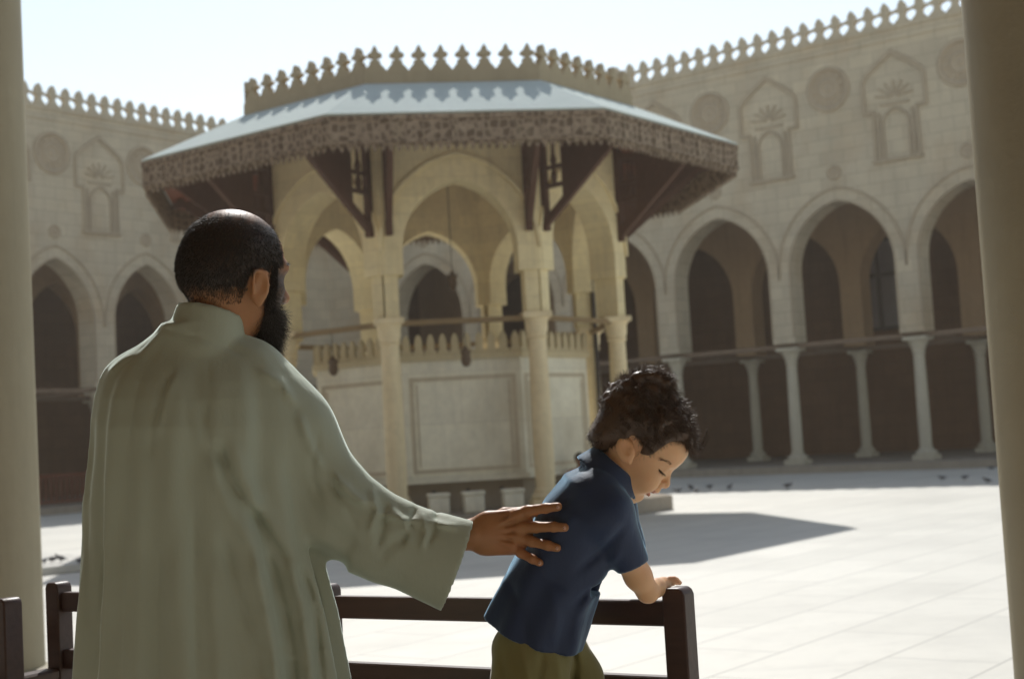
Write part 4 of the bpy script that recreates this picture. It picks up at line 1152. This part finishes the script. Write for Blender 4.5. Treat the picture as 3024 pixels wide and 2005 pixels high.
# right arm, near side: reaches to the bench post
K.chain([(P(1795, 1500, -.085), .036), (P(1852, 1640, -.055), .030), (P(1884, 1700, -.035), .0275), (P(1913, 1746, -.015), .0225)], .012)
K.chain([(P(1913, 1746, -.015), .0225), (P(1938, 1735, .03), .0185), (P(1958, 1722, .065), .0145)], .010)
K.ell(P(1972, 1717, .085), (.020, .022, .0105), .008)
for (x0, y0, b0_, x1, y1, b1_, x2, y2, b2_) in ((1975, 1709, .070, 1992, 1709, .075, 2004, 1718, .078), (1980, 1711, .085, 1997, 1711, .092, 2008, 1720, .095), (1980, 1712, .098, 1997, 1713, .106, 2007, 1721, .110), (1976, 1712, .110, 1990, 1714, .120, 1999, 1721, .125)):
    K.chain([(P(x0, y0, b0_), .0065), (P(x1, y1, b1_), .0058), (P(x2, y2, b2_), .0050)], .003)
K.chain([(P(1962, 1722, .065), .0075), (P(1972, 1732, .058), .0065), (P(1978, 1742, .058), .0055)], .004)
K.chain([(P(1800, 1500, .085), .034), (P(1850, 1620, .12), .026), (P(1880, 1700, .14), .02)], .012)   # left arm, hidden behind
# legs
K.chain([(P(1570, 1870, -.040), .046), (P(1580, 2120, -.05), .048), (P(1590, 2380, -.045), .032)], .02)
K.chain([(P(1640, 1880, .05), .045), (P(1700, 2100, .06), .040), (P(1680, 2370, .06), .032)], .02)
K.cone(P(1590, 2395, -.045), P(1665, 2415, -.045), .026, .020, .012); K.cone(P(1680, 2385, .06), P(1755, 2405, .06), .026, .020, .012)
boy = K.mesh('person', [M_skinB, M_lip], br.world, boy_base)
tag(boy, 'curly haired boy in navy polo shirt and olive trousers leaning on the bench post', 'person')
KV, KQ = K.V, K.Q; KN = normals(KV, KQ)
cen = KV[KQ].mean(1)
pxx = CX+cen[:, 0]/(br.D+cen[:, 1])*FPX; pyy = CY-cen[:, 2]/(br.D+cen[:, 1])*FPX
du, dv = (pxx-1921)*.74-(pyy-1453)*.67, (pxx-1921)*.67+(pyy-1453)*.74
lipm = (np.abs(du) < 13) & (dv > -15) & (np.abs(cen[:, 1]) < .022)
boy.data.polygons.foreach_set('material_index', lipm.astype(np.int32))

# polo shirt
Sx = Field(axis((P(1395, 0)[0], P(1925, 0)[0], .0042)), axis((-.17, .16, .0048)), axis((P(0, 1935)[2], P(0, 1315)[2], .0042)))
spine = [(1776, 1412, .046, .060), (1752, 1452, .070, .100), (1722, 1520, .088, .118), (1690, 1600, .092, .105), (1650, 1690, .095, .098), (1612, 1770, .100, .098), (1575, 1865, .106, .104), (1568, 1885, .107, .106)]
sp = [np.array([*P(x, y)[[0, 2]], w, d]) for x, y, w, d in spine]
def torso(X, Y, Z, inset=0.):
    best = None
    pts = np.array(sp); seg = np.linalg.norm(np.diff(pts[:, :2], axis=0), axis=1); cum = np.concatenate([[0], np.cumsum(seg)])
    bd_ = np.full(np.broadcast(X, Z).shape, 1e9); sv = np.zeros_like(bd_); pd = np.zeros_like(bd_)
    for i in range(len(seg)):
        a, b = pts[i, :2], pts[i+1, :2]; d = b-a; L2 = d@d
        t = ((X-a[0])*d[0]+(Z-a[1])*d[1])/L2
        tc = np.clip(t, 0 if i else -3, 1 if i < len(seg)-1 else 3)
        dx, dz = X-a[0]-tc*d[0], Z-a[1]-tc*d[1]; q = dx*dx+dz*dz
        m_ = q < bd_
        bd_ = np.where(m_, q, bd_); sv = np.where(m_, cum[i]+tc*seg[i], sv); pd = np.where(m_, (dx*(-d[1])+dz*d[0])/np.sqrt(L2), pd)
    w = np.interp(sv, cum, pts[:, 2]); d = np.interp(sv, cum, pts[:, 3])
    th = np.arctan2(Y/d, pd/w)
    rip = np.clip(sv/cum[-1]-.35, 0, 1)*.006*np.sin(th*9+2)+.002*np.sin(th*5+sv*30)
    q = (np.abs(pd/w)**2.2+np.abs(Y/d)**2.2)**(1/2.2)
    side = (q-1)*np.minimum(w, d)*.95-rip+inset
    hem = sv-(cum[-1]+(.0 if not inset else .05)+.010*(np.abs(pd)/.1)**2*(-1))
    if inset: return np.maximum(side, (cum[-1]-.09)-sv)
    return np.maximum(np.maximum(side, hem), -sv-.005)
Sx.put(P(1395, 1935)+np.array([0, -.17, 0]), P(1925, 1330)+np.array([0, .16, 0]), torso)
Sx.cone(P(1762, 1460, -.062), P(1800, 1512, -.082), .046, .047, .035)
Sx.cone(P(1800, 1512, -.082), P(1862, 1655, -.052), .047, .037, .02)
Sx.cone(P(1770, 1450, .06), P(1815, 1500, .08), .044, .044, .035); Sx.cone(P(1815, 1500, .08), P(1858, 1610, .11), .044, .036, .02)
# open the sleeve and hem
Sx.put(P(1780, 1760, -.16), P(1960, 1560, .0), lambda X, Y, Z: -(( (P(1856, 1665)[0]-X)*.46+(Z-P(1856, 1665)[2])*.89 )) if False else np.maximum(-((X-P(1856, 1666)[0])*.42-(Z-P(1856, 1666)[2])*.91)+0*Y, -1), 0, 's')
# collar: raised at the nape, folded over
na, nb_ = P(1835, 1350), P(1786, 1418); nd = nb_-na; nL = np.linalg.norm(nd); nu = nd/nL
def pcollar(X, Y, Z, inner=False):
    x, y, z = X-na[0], Y-na[1], Z-na[2]; t = x*nu[0]+y*nu[1]+z*nu[2]
    rr_ = np.sqrt((x-t*nu[0])**2+(y*1.0)**2+(z-t*nu[2])**2)
    tq = np.clip(t/nL, 0, 1.2); rad = .0475+.012*tq
    if inner: return np.maximum(rr_-rad+.003, t-nL*1.02)
    top = .006+ .10*(x) 
    return np.maximum(np.abs(rr_-rad)-.0046, np.maximum(-t+top+.012, t-nL*1.05))
Sx.put(P(1690, 1470, -.1), P(1900, 1320, .1), lambda X, Y, Z: pcollar(X, Y, Z, True), .003, 's')
Sx.put(P(1690, 1470, -.1), P(1900, 1320, .1), pcollar, .006)
def leaf(X, Y, Z):      # turned-down collar leaf
    x, y, z = X-na[0], Y-na[1], Z-na[2]; t = x*nu[0]+y*nu[1]+z*nu[2]
    rr_ = np.sqrt((x-t*nu[0])**2+y**2+(z-t*nu[2])**2); tq = np.clip((t-.012)/nL, 0, 1.3)
    return np.maximum(np.abs(rr_-(.0535+.026*tq))-.0044, np.maximum(-t+.016+.1*x, t-nL*.95))
Sx.put(P(1680, 1480, -.11), P(1910, 1320, .11), leaf, .003)
wrinkle(Sx, br, [([(1690, 1500), (1640, 1560), (1560, 1620)], 12, .004), ([(1830, 1530), (1780, 1600), (1700, 1660)], 13, -.007), ([(1820, 1600), (1790, 1660), (1740, 1720)], 12, .006),
    ([(1800, 1640), (1760, 1700), (1690, 1760)], 11, -.006), ([(1500, 1700), (1540, 1780), (1560, 1880)], 14, -.005), ([(1740, 1740), (1700, 1800), (1690, 1890)], 12, .006), ([(1620, 1700), (1640, 1800), (1630, 1890)], 14, .004),
    ([(1690, 1440), (1650, 1480), (1610, 1530)], 9, -.004), ([(1560, 1600), (1600, 1680), (1680, 1720)], 14, -.004)])
shirt = Sx.mesh('shirt', M_polo, br.world, boy_base, boy, relax=2)
# trousers
Tr = Field(axis((P(1400, 0)[0], P(1830, 0)[0], .0055)), axis((-.16, .16, .0055)), axis((P(0, 2400)[2], P(0, 1800)[2], .0055)))
Tr.ell(P(1580, 1915), (.090, .088, .062), 0)
Tr.chain([(P(1562, 1915, -.035), .070), (P(1565, 2010, -.05), .077), (P(1590, 2200, -.05), .066), (P(1595, 2360, -.045), .050)], .02)
Tr.chain([(P(1640, 1915, .045), .066), (P(1690, 2010, .06), .064), (P(1700, 2160, .06), .058), (P(1685, 2360, .06), .048)], .02)
wrinkle(Tr, br, [([(1690, 1890), (1700, 1960), (1690, 2050)], 9, -.016), ([(1600, 1890), (1590, 1960), (1570, 2040)], 12, -.008), ([(1540, 1890), (1560, 1980), (1590, 2040)], 11, .007), ([(1640, 1900), (1650, 1990), (1660, 2060)], 10, .006), ([(1480, 1900), (1500, 2000)], 12, -.005)])
Tr.mesh('trousers', M_trous, br.world, boy_base, boy, relax=2)
# curly hair: lumpy cap + locks
Hc = Field(axis((P(1735, 0)[0], P(2100, 0)[0], .0030)), axis((-.13, .13, .0034)), axis((P(0, 1400)[2], P(0, 1060)[2], .0030)))
Hc.ell(Hb(-.008, 0, .062), (.098, .081, .076), 0, M=KM)
Hc.ell(Hb(-.052, 0, .0), (.034, .056, .050), .02, M=KM)
Hc.ell(Hb(-.032, 0, .052), (.070, .077, .078), .02, M=KM)
Hc.ell(Hb(.046, 0, .094), (.046, .060, .030), .02, M=KM)
rg = np.random.default_rng(31)
for i in range(210):
    v = rg.normal(size=3); v /= np.linalg.norm(v)
    c = Hb(-.010, 0, .066)+fwb*v[0]*.100+lat*v[1]*.080+upb*v[2]*.078
    if (c-ec)@upb < .0: continue
    Hc.ell(c, rg.uniform(.008, .014)*np.array([1, 1, 1.0]), .005)
for (x, y) in ((1880, 1118), (1908, 1110), (1935, 1114), (1850, 1140), (1825, 1160), (1962, 1130), (1805, 1195)):
    for l_ in (-.03, 0, .03): Hc.ell(P(x, y)+lat*l_, (.016, .018, .015), .008)
# carve the hairline: keep above the line ear - temple - forehead, clear the face and ear
def face_cut(X, Y, Z):
    f = (X-ec[0])*fwb[0]+(Y-ec[1])*fwb[1]+(Z-ec[2])*fwb[2]; u = (X-ec[0])*upb[0]+(Y-ec[1])*upb[1]+(Z-ec[2])*upb[2]
    # region below the hairline (negative inside)
    line = np.interp(f, [-.12, -.055, -.034, -.028, -.020, .004, .014, .018, .033, .038, .042, .056, .075, .094, .13], [-.03, -.042, -.046, -.02, .030, .036, .030, .006, .010, .042, .076, .094, .102, .097, .097])
    return u-line
Hc.put(P(1735, 1400, -.13), P(2110, 1060, .13), face_cut, .004, 's')
hairc = Hc.mesh('hair', M_hairB, br.world, boy_base, boy)
HV, HQ = Hc.V, Hc.Q; HN = normals(HV, HQ)
uu = (HV-ec)@upb
ffh = (HV-ec)@fwb
cand = np.where(uu > np.where(ffh > .03, .100, np.where(ffh > -.03, .035, -.04)))[0]
ii = np.random.default_rng(40).choice(cand, 19000)
rg = np.random.default_rng(41)
# tufts: neighbouring strands share a direction
cell = np.floor(HV[ii]/.017).astype(int); key = (cell[:, 0]*73856093 ^ cell[:, 1]*19349663 ^ cell[:, 2]*83492791) % 997
tdir = np.random.default_rng(77).normal(size=(997, 3))
dirs = HN[ii]*.55+tdir[key]*.42+fwb*.35-np.array([0, 0, .25])+rg.normal(size=(len(ii), 3))*.14
L_ = np.where(uu[ii] > .09, .018, np.where(uu[ii] > .03, .016, .007))
strands('curls', HV[ii]-HN[ii]*.003, dirs, L_, .0006, M_hairB, br.world, boy_base, hairc, nseg=5, curl=.13, seed=42)
eg = np.where((np.abs(uu-np.interp(ffh, [-.12, -.055, -.034, -.028, -.020, .004, .014, .018, .033, .038, .042, .056, .075, .094, .13], [-.03, -.042, -.046, -.02, .030, .036, .030, .006, .010, .042, .076, .094, .102, .097, .097])) < .010) & (np.abs((HV-ec)@lat) > .01))[0]
ie = np.random.default_rng(78).choice(eg, 3800)
strands('fringe', HV[ie]-HN[ie]*.004, HN[ie]*.25+fwb*.3-upb*.7+rg.normal(size=(len(ie), 3))*.35, .0125, .0005, M_hairB, br.world, boy_base, hairc, nseg=4, curl=.15, seed=79)
# the long curl over the forehead and a few stray locks
t = np.linspace(0, 1, 12)
lock = []
for k in range(26):
    o2 = rg.normal(size=3)*.0022
    pts_ = [P(2048+8*a, 1320-2*a)+o2 if a < .2 else P(2052+46*a-3*k*.1, 1326-10*a-50*max(0, a-.45)**1.2*2)+o2*(1+a) for a in t]
    for a_, b_ in zip(pts_[:-1], pts_[1:]): lock.append((a_, b_))
lv = []; lf = []
for a_, b_ in lock:
    n = len(lv); w = .0006
    for p_ in (a_, b_): lv += [p_+np.array([0, 0, w]), p_+np.array([0, w, -w]), p_+np.array([0, -w, -w])]
    lf += [(n, n+1, n+4, n+3), (n+1, n+2, n+5, n+4), (n+2, n, n+3, n+5)]
mesh_obj('forelock', br.world(np.array(lv))-boy_base, np.array(lf), M_hairB, hairc, True)
# lashes, brow and lips sit on the skin as found under given photo pixels
def surf(V, rig, x, y, side=-1):
    px_ = CX+V[:, 0]/(rig.D+V[:, 1])*FPX; py_ = CY-V[:, 2]/(rig.D+V[:, 1])*FPX
    d = (px_-x)**2+(py_-y)**2+(V[:, 1]*side < 0)*1e4
    i = np.argsort(d)[:6]; return V[i[np.argmin(V[i, 1]*-side*-1)]]
rg = np.random.default_rng(33)
for s_ in (1, -1):
    a0 = [surf(KV, br, x, y) for x, y in ((1943, 1384), (1949, 1390), (1956, 1395), (1963, 1398))]
    if s_ < 0: a0 = [p_*np.array([1, -1, 1]) for p_ in a0]
    n = 90; tt = rg.random(n)*2.999; k0 = tt.astype(int); fr = tt-k0
    pts = np.array([a0[k]*(1-q_)+a0[k+1]*q_ for k, q_ in zip(k0, fr)])
    strands('eyelashes', pts-fwb*.0005, np.tile(fwb*.9-upb*.5+lat*s_*.3, (n, 1))+rg.normal(size=(n, 3))*.3, .0065, .0005, M_hairB, br.world, boy_base, boy, nseg=2)
    a0 = [surf(KV, br, x, y) for x, y in ((1948, 1353), (1960, 1355), (1972, 1361), (1984, 1370))]
    if s_ < 0: a0 = [p_*np.array([1, -1, 1]) for p_ in a0]
    n = 60; tt = rg.random(n)*2.999; k0 = tt.astype(int); fr = tt-k0
    pts = np.array([a0[k]*(1-q_)+a0[k+1]*q_ for k, q_ in zip(k0, fr)])+rg.normal(size=(n, 3))*.0013
    strands('eyebrow', pts, np.tile(-upb*.1+lat*s_*.6-fwb*.5, (n, 1))+rg.normal(size=(n, 3))*.2, .0065, .0005, M_hairB, br.world, boy_base, boy, nseg=2)

# ================================================================== far seated person and pigeons
Pc = gz(1708, 1475, .27)
D_s = 25.6
sr = Rig(D_s); P = sr.P
seat_w = sr.world(np.array([P(1712, 1352)]))[0]
def at(dx, dy, dz): return np.array([dx, dy, dz])
sf = Field(axis((-.35, .35, .02)), axis((-.45, .55, .02)), axis((-.05, .98, .018)))
sf.ell((0, 0, .84), (.085, .10, .12), 0); sf.cone((0, 0, .74), (0, 0, .66), .05, .06, .02); sf.cone((-.13, 0, .60), (.13, 0, .60), .07, .07, .03)
sf.ell((0, .02, .38), (.17, .12, .28), .05); sf.ell((0, .0, .14), (.18, .15, .14), .05)
for s_ in (-1, 1):
    sf.cone((s_*.09, -.02, .12), (s_*.11, -.40, .15), .085, .06, .03); sf.cone((s_*.11, -.40, .15), (s_*.11, -.42, -.24), .055, .04, .02)
    sf.chain([((s_*.2, 0, .58), .05), ((s_*.24, -.08, .34), .04), ((s_*.14, -.3, .22), .032)], .02)
M_red = cloth('faded_red_cloth', (.28, .05, .03)); M_skinF = skin('distant_skin', (.30, .16, .09), (.3, .12, .07))
bpos = np.array([seat_w[0], seat_w[1], .28])
Zs = (seat_w[2]-.28)/.96
person2 = sf.mesh('person', [M_skinF, M_red], lambda V: np.stack([V[:, 0]+bpos[0], V[:, 1]+bpos[1], V[:, 2]*max(Zs, .9)+bpos[2]], 1), bpos)
person2.data.polygons.foreach_set('material_index', (sf.V[sf.Q].mean(1)[:, 2] < .66).astype(np.int32))
tag(person2, 'small distant person in red sitting by the fountain, just behind the boy\'s collar', 'person')
hh = Field(axis((-.12, .12, .015)), axis((-.14, .14, .015)), axis((.78, 1., .015))); hh.ell((0, .02, .87), (.098, .108, .115), 0); hh.ell((0, -.09, .82), (.08, .06, .08), .0, 's')
hh.mesh('hair', M_hairM, lambda V: np.stack([V[:, 0]+bpos[0], V[:, 1]+bpos[1], V[:, 2]*max(Zs, .9)+bpos[2]], 1), bpos, person2)

pg = Field(axis((-.2, .22, .008)), axis((-.09, .09, .008)), axis((0, .25, .008)))
M3 = np.array([(.94, 0, .34), (0, 1, 0), (-.34, 0, .94)])
pg.ell((0, 0, .115), (.105, .058, .058), 0, M=M3); pg.cone((.075, 0, .145), (.115, 0, .19), .034, .022, .02); pg.ell((.122, 0, .205), (.026, .021, .021), .01)
pg.cone((.145, 0, .203), (.168, 0, .196), .007, .003, .003); pg.cone((-.07, 0, .10), (-.17, 0, .075), .036, .016, .02, sc=(1, 1, 1.8))
for s_ in (-1, 1): pg.cone((.0, s_*.02, .075), (.005, s_*.022, .012), .010, .006, .005); pg.cone((-.01, s_*.022, .010), (.035, s_*.022, .010), .006, .005, .004)
for s_ in (-1, 1): pg.ell((-.02, s_*.048, .12), (.085, .018, .042), .008, M=M3)
plab = [(2006, 1451, 'first pigeon beside the end of the boy\'s nose, in the shade'), (2040, 1443, 'second pigeon from the boy\'s face, pecking in the shade'), (2058, 1451, 'pigeon pecking just behind the second one near the boy\'s face'),
        (2100, 1438, 'faint pigeon in the middle of the group right of the boy\'s face'), (2156, 1441, 'dark pigeon at the right end of the group near the boy\'s face'), (2324, 1438, 'lone pigeon in the shade below the second front column'),
        (2786, 1413, 'left pigeon of the pair by the right column'), (2847, 1413, 'darker right pigeon of the pair by the right column'), (2917, 1422, 'faint pigeon nearest the right column'), (2932, 1383, 'pigeon by the arcade step next to the right column'),
        (180, 1655, 'dark pigeon on the terrace edge at the left, close to the man'), (151, 1657, 'pigeon walking on the terrace edge beside the darkest one at the left'), (131, 1661, 'pigeon on the terrace edge next to the left marble column'), (233, 1661, 'pigeon on the terrace edge half hidden by the man')]
pig0 = None; rg = np.random.default_rng(50)
for i, (x, y, lab) in enumerate(plab):
    z = .11 if x < 400 else 0.0
    p_ = gz(x, y+6, z)
    if pig0 is None:
        pig0 = pg.mesh('pigeon', M_pigeon, lambda V: V, (0, 0, 0)); o = pig0
    else: o = pig0.copy(); S.collection.objects.link(o)
    o.location = (p_[0], p_[1], z+.004); sc_ = rg.uniform(.62, .78)*(.75 if x < 400 else 1); o.scale = (sc_,)*3
    o.rotation_euler = (0, rg.uniform(-.1, .5), rg.uniform(0, 2*PI)); tag(o, lab, 'pigeon', 'pigeons on the courtyard paving')
